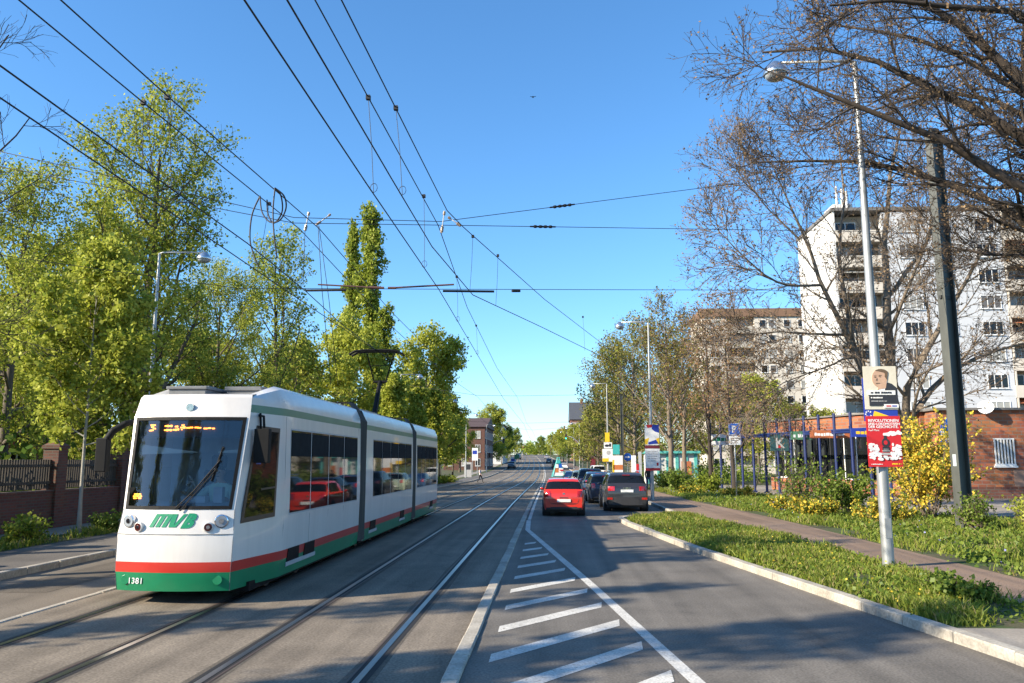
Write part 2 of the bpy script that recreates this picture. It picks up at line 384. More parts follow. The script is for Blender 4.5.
# markings
def mark_poly(m, pts, z=.004): m.add([(x, y, gz(y)+z) for x, y in pts], [tuple(range(len(pts)))])
m = MB()
sx = lambda y: float(np.interp(y, [-10, 1.5, 8.1, 14.5, 25.2, 28.5, 29.5], [3.6, 2.16, 1.40, .66, -.70, -.76, -.78]))
ys = list(np.arange(-6, 29.6, .8))
m.grid([[(sx(y)+.075, y, .004), (sx(y)-.075, y, .004)] for y in ys])
m.grid([[(-.70+cx(y), y, gz(y)+.004), (-.82+cx(y), y, gz(y)+.004)] for y in yr(29.5, 260)])
tag(m.build('road_marking', m_white), kind='structure')
m = MB(); y0 = -3.2
while y0 < 24:
    xl = -.66
    def hit(y0):
        x = xl
        while x < sx(y0 + 1.28*(x-xl)) - .22: x += .01
        return x
    xe = hit(y0); t = .38
    if xe - xl > .12:
        mark_poly(m, [(xl, y0), (xe, y0+1.28*(xe-xl)), (xe+.03, y0+1.28*(xe-xl)+t+.05), (xl, y0+t)])
    y0 += 1.5
tag(m.build('road_marking', m_white), kind='structure')

# left pavement, verge; right verge, footpath, plaza
strip('pavement', -12.1, -9.94, YF, .12, m_pave)
strip('verge', -13.3, -12.1, YF, .125, m_verge)
strip('footpath', -14.9, -13.3, YF, .12, m_plaza)
strip('yard', -60, -14.9, YF, .115, m_soil)
strip('verge', lambda y: kr(y)+.16, 70, YK, .10, m_verge)
pl = lambda y: float(np.interp(y, [-10, 5, 12, 16, 22, 27, 31, 34, 40, 120], [5.6, 6.3, 6.62, 6.75, 6.35, 5.7, 5.02, 5.02, 5.02, 5.02]))
pr = lambda y: float(np.interp(y, [-10, 14, 27, 34, 41, 60, 120], [8.1, 8.05, 7.95, 7.7, 7.2, 7.4, 8]))
strip('footpath', pl, pr, yr(-10, 300), .106, m_path)
strip('pavement', lambda y: kr(y)+.17, lambda y: pl(y)-.02, yr(-10, 10.3), .107, m_plaza)
strip('plaza', lambda y: float(np.interp(y, [28, 34, 40, 46, 60, 90], [17, 13.2, 12.2, 12.0, 12.4, 12.6])), 66, yr(30.5, 78), .112, m_plaza)
# ------------------------------------------------------------------ paints and common materials
m_wpaint = mk('tram_white', (.66, .62, .575), rough=.3, var=.07, scale=1.2, coat=.3, stretch=(3, 3, .5))
m_green = mk('tram_green', (.010, .20, .085), rough=.3, var=.12, scale=2, coat=.4)
m_greenstrip = mk('tram_dull_green', (.075, .20, .12), rough=.4, var=.1, scale=2)
m_red = mk('tram_red', (.52, .035, .022), rough=.3, var=.08, scale=2, coat=.4)
m_black = mk('black_rubber', (.008, .008, .0085), rough=.6, var=.2, scale=8, spec=.15)
m_bellows = mk('bellows_grey', (.085, .072, .062), rough=.75, var=.25, scale=3, stretch=(1, 1, .2))
m_dark = mk('dark_plastic', (.03, .031, .034), rough=.45, var=.2)
m_grey = mk('roof_grey', (.13, .135, .14), rough=.55, var=.2)
m_lgrey = mk('light_grey', (.42, .43, .44), rough=.45, var=.1)
m_galv = mk('galvanised_steel', (.36, .37, .37), rough=.5, metal=.55, var=.22, scale=3, stretch=(1, 1, .3))
m_darksteel = mk('dark_painted_steel', (.018, .018, .017), rough=.55, var=.3, scale=3)
m_chrome = mk('chrome', (.7, .7, .72), rough=.12, metal=1., var=0)
m_lens = mk('lamp_lens', (.32, .35, .38), rough=.08, var=.1, coat=1)
m_redlens = mk('red_lens', (.42, .012, .012), rough=.12, var=.1, coat=1)
m_darkredlens = mk('dark_red_lens', (.07, .014, .012), rough=.15, var=.1, coat=1)
m_brown = mk('brown_frame', (.075, .045, .03), rough=.45, var=.2)
m_tglass = mk_glass('tram_window_glass', (.20, .22, .22), .45)
m_dglass = mk_glass('tinted_glass', (.03, .03, .035), .25)
m_ws = mk_glass('windscreen_glass', (.80, .85, .86), .96, ior=1.8)
m_led = mk_emit('led_orange', (1., .28, .03), 3.2)
m_bluegrey = mk('cab_blue_grey', (.38, .45, .58), rough=.6, var=.1)
m_cabdark = mk('cab_dark', (.05, .06, .085), rough=.7, var=.15)
m_textw = mk('white_lettering', (.8, .8, .8), rough=.5, var=0)
m_logo = mk('logo_green', (.005, .22, .10), rough=.35, var=0)
m_blind = mk('sun_blind', (.62, .63, .62), rough=.7, var=.04)

TR = thing('tram', 'white low-floor tram with red and green stripes, pantograph raised, coming along the left track', 'tram', (-5.62, 12.02, .0))
Z = [.20, .47, .62, 1.02, 1.38, 2.78, 2.86, 2.985, 3.10]      # bands up the shell
def wz(z): return float(np.interp(z, [.2, .62, 1.4, 2.9, 3.1], [1.10, 1.13, 1.145, 1.12, 1.10]))
def nose(z): return float(np.interp(z, [.2, .6, 1.02, 1.38, 2.78, 3.1], [.86, .88, .885, .86, .925, .90]))
def rake(z): return float(np.interp(z, [.2, .5, 1.02, 1.38, 2.78, 3.1, 3.4], [.05, .0, .02, .09, .36, .48, .95]))
TAP = 1.5
def S(s, z, side, off=0.):      # point on the shell of the first section; s metres behind the nose plane
    t = min(1, max(0, s/TAP)); w = nose(z)*(1-t) + wz(z)*t
    y = rake(z)*(1-t) + s
    nx, ny = (1., -(.26)*(1-0) if t < 1 else 0.)
    return (side*(w+off), y - (off*.26 if t < 1 else 0), z)
def roofring(s, y):             # cove and roof above z=2.985
    t = min(1, max(0, s/TAP)); w = nose(3.1)*(1-t) + wz(3.1)*t
    return [(w, 3.10), (w-.07*t-.03, 3.125+.19*t), (w-.22, 3.14+.23*t), (w-.36, 3.14+.08*t), (0, 3.15+.08*t)]
band = {0: 1, 1: 2, 6: 3}       # z-band index -> material
def side_shell(m, s0, s1, n, first):
    ss = [s0 + (s1-s0)*i/n for i in range(n+1)]
    if first: ss = [0, .10, .28, .75, 1.2, 1.5] + [1.5 + (s1-1.5)*i/n for i in range(1, n+1)]
    for side in (-1, 1):
        for k in range(len(Z)-1):
            rows = [[S(s, Z[k], side), S(s, Z[k+1], side)] for s in ss]
            m.grid(rows, band.get(k, 0))
    rows = []
    for s in ss:
        rr = roofring(s, 0); y = S(s, 3.1, 1)[1]; d = max(0, 1-s/TAP)*.35
        half = [(x, y + d*(i/3), z) for i, (x, z) in enumerate(rr)]
        rows.append(half + [(-x, yy, z) for x, yy, z in half[-2::-1]])
    m.grid(rows, 0)
# first section: body with real windscreen opening
m = MB(); L1 = 6.95
side_shell(m, 0, L1, 6, True)
T = [-1, -.955, -.6, -.25, 0, .25, .6, .955, 1]
def F(t, z, off=0.):
    w = nose(z); return (t*w, rake(z) - .13*(1-t*t) - off, z)
for k in range(len(Z)-1):
    for j in range(len(T)-1):
        if k == 4 and 0 < j < len(T)-2: continue
        rows = [[F(T[j], Z[k]), F(T[j+1], Z[k])], [F(T[j], Z[k+1]), F(T[j+1], Z[k+1])]]
        b = band.get(k, 0); m.grid(rows, 0 if k == 6 else b)
# forehead: from the header back to the roof
rows = [[F(t, 3.10) for t in T], [(t*.885, rake(3.1)+.05-.12*(1-t*t), 3.145) for t in T], [(t*.8, rake(3.1)+.5, 3.20) for t in T]]
m.grid(rows, 0)
m.grid([[(-wz(z), L1, z), (wz(z), L1, z)] for z in (.2, 3.1)], 0)
body = m.build('body', [m_wpaint, m_green, m_red, m_greenstrip], TR, smooth=True, flat_angle=28)
# seams on the nose
m = MB()
for path in [[F(t, 1.02, .004) for t in np.linspace(-1, 1, 15)]] + [[F(sd, z, .002) for z in np.linspace(.2, 1.38, 6)] for sd in (-1, 1)] + [[S(s, z, sd, .0) for z in zz] for sd in (-1, 1) for s, zz in ((1.52, (.3, 1, 2, 2.85)), (3.0, (.62, 1.15)), (4.25, (.22, 1.15)), (5.45, (.22, 1.15)), (6.75, (.3, 2.85)))]:
    m = MB(); m.tube(path, .0045, 5); m.build('panel_seam', m_grey, body)
# windscreen
def patch(name, t0, t1, z0, z1, off, mat, parent, n=8, k=5, thick=0, smooth=True):
    m = MB(); m.grid([[F(t, z, off) for t in np.linspace(t0, t1, n+1)] for z in np.linspace(z0, z1, k+1)])
    return m.build(name, mat, parent, smooth=smooth)
ws = patch('windscreen', -.955, .955, 1.38, 2.78, -.004, m_ws, TR)
m = MB()
for (a, b, c, d) in ((-.955, -.90, 1.38, 2.78), (.90, .955, 1.38, 2.78), (-.90, .90, 1.38, 1.43), (-.90, .90, 2.73, 2.78)):
    m.grid([[F(t, z, .008) for t in np.linspace(a, b, 7)] for z in np.linspace(c, d, 7)])
m.build('windscreen_border', m_black, ws)
# destination display behind the glass
m = MB(); m.grid([[F(t, z, -.035) for t in np.linspace(-.88, .88, 9)] for z in (2.46, 2.73)])
disp = m.build('destination_display', m_cabdark, TR)
def led(m, px, pz, w, h):
    t = px/nose(pz); x, y, z = F(t, pz, -.022); m.cbox((x, y, z), (w, .006, h))
m = MB(); rg = random.Random(3)
for (x, z) in ((-.60, 2.655), (-.56, 2.655), (-.585, 2.625), (-.55, 2.60), (-.585, 2.575), (-.61, 2.57)): led(m, x, z, .045, .018)
segs = [(-.33,2.64,.05),(-.27,2.64,.05),(-.33,2.575,.05),(-.27,2.575,.05),(-.17,2.63,.03),(-.19,2.58,.05),(-.15,2.585,.04),(-.07,2.65,.02),(-.06,2.615,.07),(-.07,2.585,.02),
        (.03,2.61,.06),(.08,2.615,.05),(.16,2.615,.06),(.20,2.61,.06),(.30,2.60,.06),(.36,2.605,.05),(.42,2.60,.04)]
for x, z, w in segs: led(m, x-.02, z, w, .019); 
for x, z, w in segs[:9]: led(m, x+.005, z+.0, w*.5, .03)
m.build('display_dots', m_led, disp)
# interior of the cab
m = MB()
m.grid([[(-1.04, 1.95, z), (1.04, 1.95, z)] for z in (.9, 2.95)])
m.grid([[(-.8, .12, .95), (.8, .12, .95)], [(-1.05, 1.95, .95), (1.05, 1.95, .95)]])
m.grid([[(-.8, .5, 2.8), (.8, .5, 2.8)], [(-1.05, 1.95, 2.9), (1.05, 1.95, 2.9)]])
m.build('cab_lining', m_bluegrey, TR)
m = MB(); m.grid([[(t*.80, .10-.10*(1-t*t)*.8, 1.30), (t*.80, .12-.10*(1-t*t), 1.42), (t*.80, .55, 1.47), (t*.8, .62, 1.40), (t*.8, .62, 1.0)] for t in np.linspace(-1, 1, 9)])
m.box(-.1, .28, .35, .5, 1.46, 1.56); m.box(.42, .56, .32, .42, 1.46, 1.7)
m.build('dashboard', m_bluegrey, TR, smooth=False)
m = MB(); m.box(-.24+.08, .28+.08, 1.25, 1.38, .95, 1.95); m.box(-.05, .21, 1.27, 1.36, 1.98, 2.2); m.box(-.18, .38, .75, 1.3, .95, 1.12)
m.build('driver_seat', m_cabdark, TR, bevel=.04)
m = MB(); m.add([(-.80, .34, 2.36), (.12, .36, 2.24), (.12, .36, 2.23), (-.82, .34, 2.20)], [(0, 1, 2, 3)]); m.add([(.45, .35, 2.25), (.80, .34, 2.28), (.80, .34, 2.23), (.45, .35, 2.22)], [(0, 1, 2, 3)])
m.build('sun_blind', m_blind, TR)
m = MB(); m.box(-.80, -.50, .11, .16, 1.43, 1.70)
rs = m.build('route_sign', m_black, TR)
m = MB()
for (x, z, w) in ((-.69,1.60,.05),(-.64,1.60,.06),(-.71,1.57,.04),(-.66,1.57,.05),(-.61,1.57,.03),(-.70,1.54,.05),(-.63,1.54,.05)): m.cbox((x, .103, z), (w, .006, .02))
m.build('display_dots', m_led, rs)
m = MB(); rg = random.Random(9)
for i in range(16):
    a = Vector((-.12+rg.uniform(-.13, .13), .62+rg.uniform(-.05, .05), 1.50+.42*rg.random())); d = Vector((rg.uniform(-.1, .1), 0, rg.uniform(.05, .16))); m.tube([a-d*.5, a+d*.1, a+d*.6], [.008, rg.uniform(.014, .03), .006], 6)
m.build('pale_tangle', m_lgrey, ws)  # pale tapered strokes tangled behind the windscreen
# wipers
m = MB(); a = F(-.05, 1.40, .03); b = F(.30, 1.72, .03); c = F(.62, 2.02, .035); d = F(.45, 1.56, .03)
m.tube([F(.02, 1.40, .03), F(.30, 1.66, .035), F(.66, 2.12, .04)], .011, 6); m.tube([F(.10, 1.36, .03), F(.62, 1.98, .045)], .009, 6); m.tube([F(.56, 1.80, .03), F(.67, 2.32, .035)], .013, 6)
m.build('wiper', m_black, TR)
m = MB(); x, y, z = F(0, 2.93, 0.03); m.cyl((x, y, z), (x, y+.05, z), .06, n=18); m.build('top_lamp', m_chrome, TR, smooth=True, flat_angle=40)
# lamps
for sd in (-1, 1):
    for nm, tx, z, r, mt in (('headlight', .70, 1.21, .088, m_lens), ('tail_light', .525, 1.125, .062, m_darkredlens)):
        c = Vector(F(sd*tx/nose(z), z, .0)); nrm = Vector((sd*.32, -1, -.0)).normalized()
        m = MB(); m.tube([c - nrm*.03, c + nrm*.028, c+nrm*.034], [r+.014, r+.012, r+.004], 24); h = m.build(nm, m_chrome if nm == 'headlight' else m_wpaint, TR, smooth=True, flat_angle=40)
        m = MB(); m.tube([c, c + nrm*.038], [r, r*.94], 24); m.tube([c+nrm*.03, c + nrm*.046], [r*.45, r*.42], 16, 1); m.build('lens', [mt, m_chrome], h)
for sd in (-1, 1):
    m = MB(); c = Vector(F(sd*.80, .36, 0)); m.cyl(c+Vector((0, .04, 0)), c+Vector((sd*.004, -.006, 0)), .07, n=22); m.build('coupling_cover', m_green, TR, bevel=.004)
lg = MB(); yl = F(-.2, 1.2, .02)[1] + .002; z0_, z1_ = 1.125, 1.315; sh = .52
def wp(poly, o=.007):                               # flat mark laid onto the curved nose
    n = len(poly); lg.add([F(x/nose(z), z, o) for x, z in poly] + [F(x/nose(z), z, -.003) for x, z in poly], [tuple(range(n))] + [(i, (i+1) % n, (i+1) % n + n, i+n) for i in range(n)])
def wrap(o, x0, z0, off=.007):                      # same for lettering (text plane x, y -> nose)
    for v in o.data.vertices: v.co = F((x0+v.co.x*o.scale.x)/nose(z0+v.co.y), z0+v.co.y, off - (.006 if v.co.z < 0 else 0))
    o.location = (0, 0, 0); o.rotation_euler = (0, 0, 0); o.scale = (1, 1, 1)
def sb(x0, x1, k0=0., k1=None, za=z0_, zb=z1_):     # slanted bar between two heights
    k1 = k0 if k1 is None else k1; dz0 = (za-z0_)*sh; dz1 = (zb-z0_)*sh
    wp([(x0+dz0, za), (x1+dz0, za), (x1+dz1+k1, zb), (x0+dz1+k1, zb)])
sb(-.365, -.30); sb(-.268, -.203); sb(-.171, -.106); wp([(-.30+.083, z1_-.03), (-.106+.083, z1_-.03), (-.106+.099, z1_), (-.30+.099, z1_)], .0085)
sb(-.060, .015, 0, -.055); sb(-.005, .05, .0, .055)
lg.build('logo', m_logo, TR)
wrap(text('fleet_number', '1381', .125, m_textw, TR, (0, 0, 0), shear=.12, offset=.001, spacing=1.05), -.66, .305)
wrap(text('lettering', 'B', .27, m_logo, TR, (.125, yl, 1.125), shear=.5, offset=.016, sx=1.0), .125, 1.125)
# cab side windows with brown frame
def spoly(name, pts, off, mat, parent, side=1):
    m = MB(); front = [S(s, z, side, off) for s, z in pts]; back = [S(s, z, side, off-.012) for s, z in pts]; n = len(pts)
    m.add(front + back, [tuple(range(n))] + [(i, (i+1) % n, (i+1) % n + n, i+n) for i in range(n)])
    return m.build(name, mat, parent)
for sd in (1, -1):
    w = spoly('cab_window', [(.17, 1.16), (1.20, 1.20), (1.24, 2.64), (.30, 2.66)], .010, m_brown, TR, sd)
    spoly('pane', [(.25, 1.24), (1.13, 1.27), (1.17, 2.57), (.36, 2.58)], .016, m_tglass, w, sd)
    spoly('glazing_bar', [(.27, 1.62), (1.14, 1.66), (1.14, 1.69), (.27, 1.65)], .019, m_brown, w, sd)
# pale sticker seen inside the cab window
spoly('window_sticker', [(.42, 2.05), (.58, 2.05), (.58, 2.42), (.46, 2.42)], .020, mk('sticker_blue', (.02, .05, .25), rough=.4, var=.1), TR)
# mirrors
m = MB(); x0, y0, z0 = S(.35, 2.82, 1, .02)
m.tube([(x0-.02, y0, z0), (x0+.10, y0-.12, z0-.02), (x0+.13, y0-.16, 2.62)], .022, 8); m.tube([(x0+.02, y0+.0, 2.60), (x0+.0, y0-.0, 2.86)], .02, 6)
m.box(x0-.0, x0+.24, y0-.24, y0-.12, 2.07, 2.60); m.build('mirror', m_black, TR, bevel=.025)
m = MB(); x0, y0, z0 = S(.30, 2.74, -1, .02)
m.tube([(x0+.02, y0, z0), (x0-.14, y0-.10, z0-.05), (x0-.30, y0-.16, z0-.16), (x0-.40, y0-.18, z0-.32)], [.04, .055, .06, .06], 8)
m.box(x0-.52, x0-.34, y0-.26, y0-.12, 1.93, 2.46); m.build('mirror', m_black, TR, bevel=.03)
# passenger windows
def sections():
    return [(0, L1, True), (8.0-.02, 14.3, False), (14.85, 20.1, False)]
def pane_row(s0, s1, n):
    g = .055; w = (s1-s0+g)/n - g
    return [(s0 + i*(w+g), s0 + i*(w+g) + w) for i in range(n)]
m_ventshade = mk('vent_shade', (.02, .021, .023), rough=.9, var=.2, spec=.1)  # opaque dark colour painted as the unlit interior behind an open vent
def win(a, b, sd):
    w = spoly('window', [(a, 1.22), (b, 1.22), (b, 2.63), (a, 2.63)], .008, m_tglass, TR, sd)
    spoly('vent_shade_panel', [(a+.02, 2.18), (b-.02, 2.18), (b-.02, 2.60), (a+.02, 2.60)], .013, m_ventshade, w, sd)
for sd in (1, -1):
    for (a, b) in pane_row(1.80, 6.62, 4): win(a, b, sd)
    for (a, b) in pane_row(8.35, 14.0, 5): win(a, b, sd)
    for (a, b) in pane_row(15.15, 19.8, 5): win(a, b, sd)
# black surrounds for the window band
m = MB()
for sd in (1, -1):
    for (a, b) in ((1.76, 6.66), (8.31, 14.04), (15.11, 19.84)):
        m.add([S(a, 1.19, sd, .003), S(b, 1.19, sd, .003), S(b, 2.66, sd, .003), S(a, 2.66, sd, .003)], [(0, 1, 2, 3)])
m.build('window_surround', m_lgrey, TR)
# middle and rear sections
for (a, b) in ((7.55, 14.3), (14.9, 20.1)):
    m = MB(); side_shell(m, a, b, 6, False)
    for y in (a, b):
        m.grid([[(-wz(z), y, z), (wz(z), y, z)] for z in Z], 0)
    m.build('body', [m_wpaint, m_green, m_red, m_greenstrip], TR, smooth=True, flat_angle=28)
for (a, b) in ((L1, 7.55), (14.3, 14.9)):
    m = MB(); n = 7
    rows = []
    for i in range(2*n+1):
        y = a + (b-a)*i/(2*n); w = 1.125 + (.02 if i % 2 else -.03)
        rows.append([(w, y, .25), (w, y, 3.05), (w-.3, y, 3.50), (-w+.3, y, 3.50), (-w, y, 3.05), (-w, y, .25)])
    m.grid(rows, 0); m.build('bellows', m_bellows, TR)
# running gear
m = MB(); m.box(-.98, .98, .5, 6.9, .12, .26); m.box(-.98, .98, 7.6, 14.2, .12, .26); m.box(-.98, .98, 15, 20, .12, .26); m.build('underframe', m_black, TR)
for yb in (2.6, 8.9, 13.1, 18.4):
    for dy in (-.8, .8):
        for sd in (-1, 1):
            m = MB(); m.cyl((sd*.70, yb+dy, .30), (sd*.80, yb+dy, .30), .29, n=20); m.build('wheel', m_rust, TR)
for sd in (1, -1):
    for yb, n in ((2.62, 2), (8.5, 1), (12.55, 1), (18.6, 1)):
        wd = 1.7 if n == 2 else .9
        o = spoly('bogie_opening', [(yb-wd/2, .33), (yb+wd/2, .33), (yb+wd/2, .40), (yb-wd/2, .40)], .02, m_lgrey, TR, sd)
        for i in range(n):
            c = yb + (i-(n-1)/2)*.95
            spoly('recess_shade', [(c-.33, .40), (c+.33, .40), (c+.30, .62), (c-.30, .62)], .012, m_black, o, sd)  # flat black panel painted for the shade inside a bogie cutout
# roof equipment
for (x0, x1, y0, y1, z0, z1) in ((-.74, -.05, .95, 4.6, 3.23, 3.33), (.02, .66, 1.5, 6.4, 3.25, 3.37), (-.7, .7, 8.2, 11.0, 3.26, 3.44), (-.7, .7, 15.4, 18.8, 3.26, 3.42)):
    m = MB(); m.box(x0, x1, y0, y1, z0+.05, z1); m.box(x0+.03, x1-.03, y0+.03, y1-.03, z0-.12, z0+.05)
    for i in range(5): m.cbox((x0+(x1-x0)*.5, y0+(y1-y0)*(i+.5)/5, z1+.012), (x1-x0-.1, .3, .022))
    m.build('roof_box', m_grey, TR, bevel=.015)
for sx_ in (-.80, .72):
    m = MB(); m.tube([(sx_, 1.3, 3.30), (sx_, 6.6, 3.34)], .02, 6); m.build('roof_rail', m_grey, TR)
# pantograph (single arm) on the second section
pg = MB(); pg.box(-.5, .5, 12.9, 14.1, 3.24, 3.50); pg.box(-.45, -.35, 13.0, 13.1, 3.4, 3.6); pan = pg.build('pantograph', m_black, TR)
m = MB(); m.tube([(.10, 13.0, 3.52), (.0, 14.2, 4.70)], [.085, .065], 8); m.build('lower_arm', m_black, pan)
m = MB(); m.tube([(-.22, 14.2, 4.70), (.22, 14.2, 4.70)], .04, 8); m.tube([(-.20, 14.2, 4.72), (-.34, 13.7, 5.58)], .025, 6); m.tube([(.20, 14.2, 4.72), (.56, 13.7, 5.58)], .025, 6)
m.tube([(-.30, 13.9, 5.2), (.42, 13.9, 5.2)], .012, 5); m.build('upper_frame', m_black, pan)
m = MB()
for y in (13.5, 13.85): m.tube([(-.88, y, 5.52), (-.70, y, 5.63), (-.4, y, 5.66), (.4, y, 5.66), (.70, y, 5.63), (.88, y, 5.52)], .042, 6)
m.tube([(-.6, 13.5, 5.62), (-.6, 13.85, 5.62)], .025, 5); m.tube([(.6, 13.5, 5.62), (.6, 13.85, 5.62)], .025, 5); m.build('collector_head', m_black, pan)
# ------------------------------------------------------------------ people: one skinned body each
m_skin = mk('skin', (.46, .27, .19), rough=.55, var=.06)
m_hair = mk('dark_hair', (.03, .02, .015), rough=.7, var=.2)
m_shoe = mk('dark_shoes', (.02, .018, .016), rough=.6, var=.1)
def person(label, loc, rot, J, E, cloth, hairy=True, group=None):
    """J: joint -> (pos, radius); E: bones; cloth(p, joints) -> material index; mats in cloth.mats. The body is one continuous mesh."""
    names = list(J); me = bpy.data.meshes.new('skeleton')
    me.from_pydata([J[n][0] for n in names], [(names.index(a), names.index(b)) for a, b in E], [])
    tmp = bpy.data.objects.new('skeleton', me); COL.objects.link(tmp)
    md = tmp.modifiers.new('Skin', 'SKIN'); md.use_smooth_shade = True; sv_ = me.skin_vertices[0].data
    for i, n in enumerate(names):
        r = J[n][1]; sv_[i].radius = r if isinstance(r, tuple) else (r, r); sv_[i].use_root = (n == 'pelvis')
    ss = tmp.modifiers.new('sub', 'SUBSURF'); ss.levels = 2; ss.render_levels = 2
    bpy.context.view_layer.update()
    ev = tmp.evaluated_get(bpy.context.evaluated_depsgraph_get()); body = bpy.data.meshes.new_from_object(ev)
    bpy.data.objects.remove(tmp); bpy.data.meshes.remove(me)
    vs = [v.co.copy() for v in body.vertices]; fs = [tuple(p.vertices) for p in body.polygons]; bpy.data.meshes.remove(body)
    mb = MB(); mb.v = [tuple(v) for v in vs]; mb.f = fs
    # head shape: nose, ears, face; fingers rooted in the palm
    hc = Vector(J['head'][0]); face = Vector(J['_face'][0]) if '_face' in J else hc + Vector((0, -.1, 0))
    f = (face - hc).normalized(); side = f.cross(Vector((0, 0, 1))).normalized(); upv = side.cross(f)
    mb.m = [0]*len(fs)
    nn = len(mb.f)
    mb.tube([hc + f*.088 + upv*.02, hc + f*.112 - upv*.02, hc + f*.092 - upv*.028], [.010, .016, .010], 6)
    for s in (-1, 1):
        e = hc + side*s*.078; mb.sphere(tuple(e), .03, 8, 5, sx=.4, sz=1.1)
    for h, w in (('handl', 'wristl'), ('handr', 'wristr')):
        hp = Vector(J[h][0]); d = (hp - Vector(J[w][0])).normalized(); a = d.cross(f).normalized() if abs(d.dot(f)) < .9 else side
        for i, (o, L) in enumerate(((-.026, .065), (-.009, .078), (.009, .072), (.025, .055))):
            b0 = hp + a*o - d*.01; mb.tube([b0, b0 + d*L*.55 + f*.008, b0 + d*L + f*.026], [.0095, .009, .0065], 6)
        b0 = hp - d*.04 + f*.012; mb.tube([b0, b0 + d*.03 + f*.03, b0 + d*.065 + f*.03], [.012, .010, .007], 6)
    mb.m += [1]*(len(mb.f)-nn)
    mi = []
    for k, fc in enumerate(mb.f):
        c = Vector((0, 0, 0))
        for i in fc: c += Vector(mb.v[i])
        c /= len(fc); mi.append(1 if k >= nn else cloth[0](c))
    mb.m = mi
    root = mb.build('person', cloth[1], None, smooth=True, loc=loc); root.rotation_euler = (0, 0, rot)
    tag(root, label, 'person', group)
    m = MB(); rows = []
    for i in range(7):
        a = PI/2 * i/6
        rows.append([tuple(hc + upv*(.012 + .108*math.sin(a)) + (side*.082*math.cos(b) + f*.098*math.sin(b))*math.cos(a)*1.02 - f*.012 + (upv*(.035 if math.sin(b) > .2 else -.06 if math.sin(b) < -.3 else 0))*(1-math.sin(a))) for b in np.linspace(0, 2*PI, 17)[:-1]])
    m.grid(rows, closed=True); m.build('hair', m_hair, root, smooth=True)
    m = MB()
    for s in (-1, 1): m.sphere(tuple(hc + f*.088 + side*s*.03 + upv*.012), .011, 8, 5)
    m.tube([hc + f*.092 + side*-.024 - upv*.055, hc + f*.098 - upv*.057, hc + f*.092 + side*.024 - upv*.055], .006, 5)
    m.build('face_feature', m_hair, root)
    return root
BONES = [('pelvis','spine'),('spine','chest'),('chest','neck'),('neck','head'),('head','crown'),('chest','shl'),('shl','elbl'),('elbl','wristl'),('wristl','handl'),
         ('chest','shr'),('shr','elbr'),('elbr','wristr'),('wristr','handr'),('pelvis','hipl'),('hipl','kneel'),('kneel','anklel'),('anklel','toel'),('pelvis','hipr'),('hipr','kneer'),('kneer','ankler'),('ankler','toer')]
def walker(stride=.28, arm=.2):
    J = dict(pelvis=((0,0,.98),(.15,.115)), spine=((0,0,1.14),(.145,.105)), chest=((0,.01,1.36),(.165,.11)), neck=((0,0,1.50),.055), head=((0,-.015,1.63),(.08,.095)), crown=((0,-.01,1.73),(.06,.07)),
      shl=((.185,.01,1.41),.062), elbl=((.24,.02+arm*.25,1.14),.046), wristl=((.25,-.06+arm*.5,.90),.032), handl=((.25,-.09+arm*.55,.83),(.02,.035)),
      shr=((-.185,.01,1.41),.062), elbr=((-.24,.02-arm*.25,1.14),.046), wristr=((-.25,-.08-arm*.8,.92),.032), handr=((-.25,-.12-arm*.85,.86),(.02,.035)),
      hipl=((.095,0,.90),.095), kneel=((.10,-.05-stride*.55,.52),.066), anklel=((.10,-stride,.085),.043), toel=((.11,-stride-.17,.035),(.04,.03)),
      hipr=((-.095,0,.90),.095), kneer=((-.10,-.02+stride*.30,.50),.066), ankler=((-.10,stride*1.0,.10),.043), toer=((-.11,stride-.15,.035),(.04,.03)))
    return J
def clothing(top, legs, bare_arm=True):
    def f(c):
        if c.z > 1.475 : return 1
        if bare_arm and abs(c.x) > .195 and c.z < 1.22: return 1
        if abs(c.x) > .2 and c.z < .93: return 1
        if c.z > .94: return 0
        return 3 if c.z < .075 else 2
    return (f, [top, m_skin, legs, m_shoe])
m_lshirt = mk('pale_lilac_shirt', (.62, .60, .66), rough=.8, var=.06)
m_blk = mk('black_trousers', (.02, .02, .024), rough=.8, var=.1)
m_jeans = mk('blue_jeans', (.035, .07, .17), rough=.85, var=.15)
m_djack = mk('black_jacket', (.022, .022, .025), rough=.8, var=.15)
m_gshirt = mk('pale_green_shirt', (.42, .60, .52), rough=.8, var=.06)
person('pedestrian in pale shirt and black trousers walking across the tram tracks', (-8.13, 94, gz(94)), R(75), walker(.30), BONES, clothing(m_lshirt, m_blk))
person('person in black jacket and blue jeans on the pavement behind the dark estate', (7.1, 59, .11+gz(59)), R(10), walker(.10, .08), BONES, clothing(m_djack, m_jeans, False))
# the tram driver, seated, arms to the controls
J = dict(pelvis=((.10,1.10,1.16),(.16,.12)), spine=((.10,1.12,1.32),(.15,.11)), chest=((.09,1.10,1.52),(.17,.11)), neck=((.09,1.07,1.68),.055), head=((.09,1.04,1.82),(.08,.095)), crown=((.09,1.05,1.92),(.06,.07)),
  shl=((.28,1.08,1.57),.064), elbl=((.38,.92,1.36),.05), wristl=((.32,.68,1.42),.034), handl=((.30,.61,1.44),(.035,.022)),
  shr=((-.10,1.08,1.57),.064), elbr=((-.22,.88,1.40),.05), wristr=((-.26,.63,1.50),.034), handr=((-.27,.56,1.52),(.035,.022)),
  hipl=((.2,1.04,1.12),.10), kneel=((.24,.68,1.16),.07), anklel=((.24,.66,1.02),.045), toel=((.24,.58,1.0),(.04,.03)),
  hipr=((0,1.04,1.12),.10), kneer=((-.02,.68,1.16),.07), ankler=((-.02,.66,1.02),.045), toer=((-.02,.58,1.0),(.04,.03)))
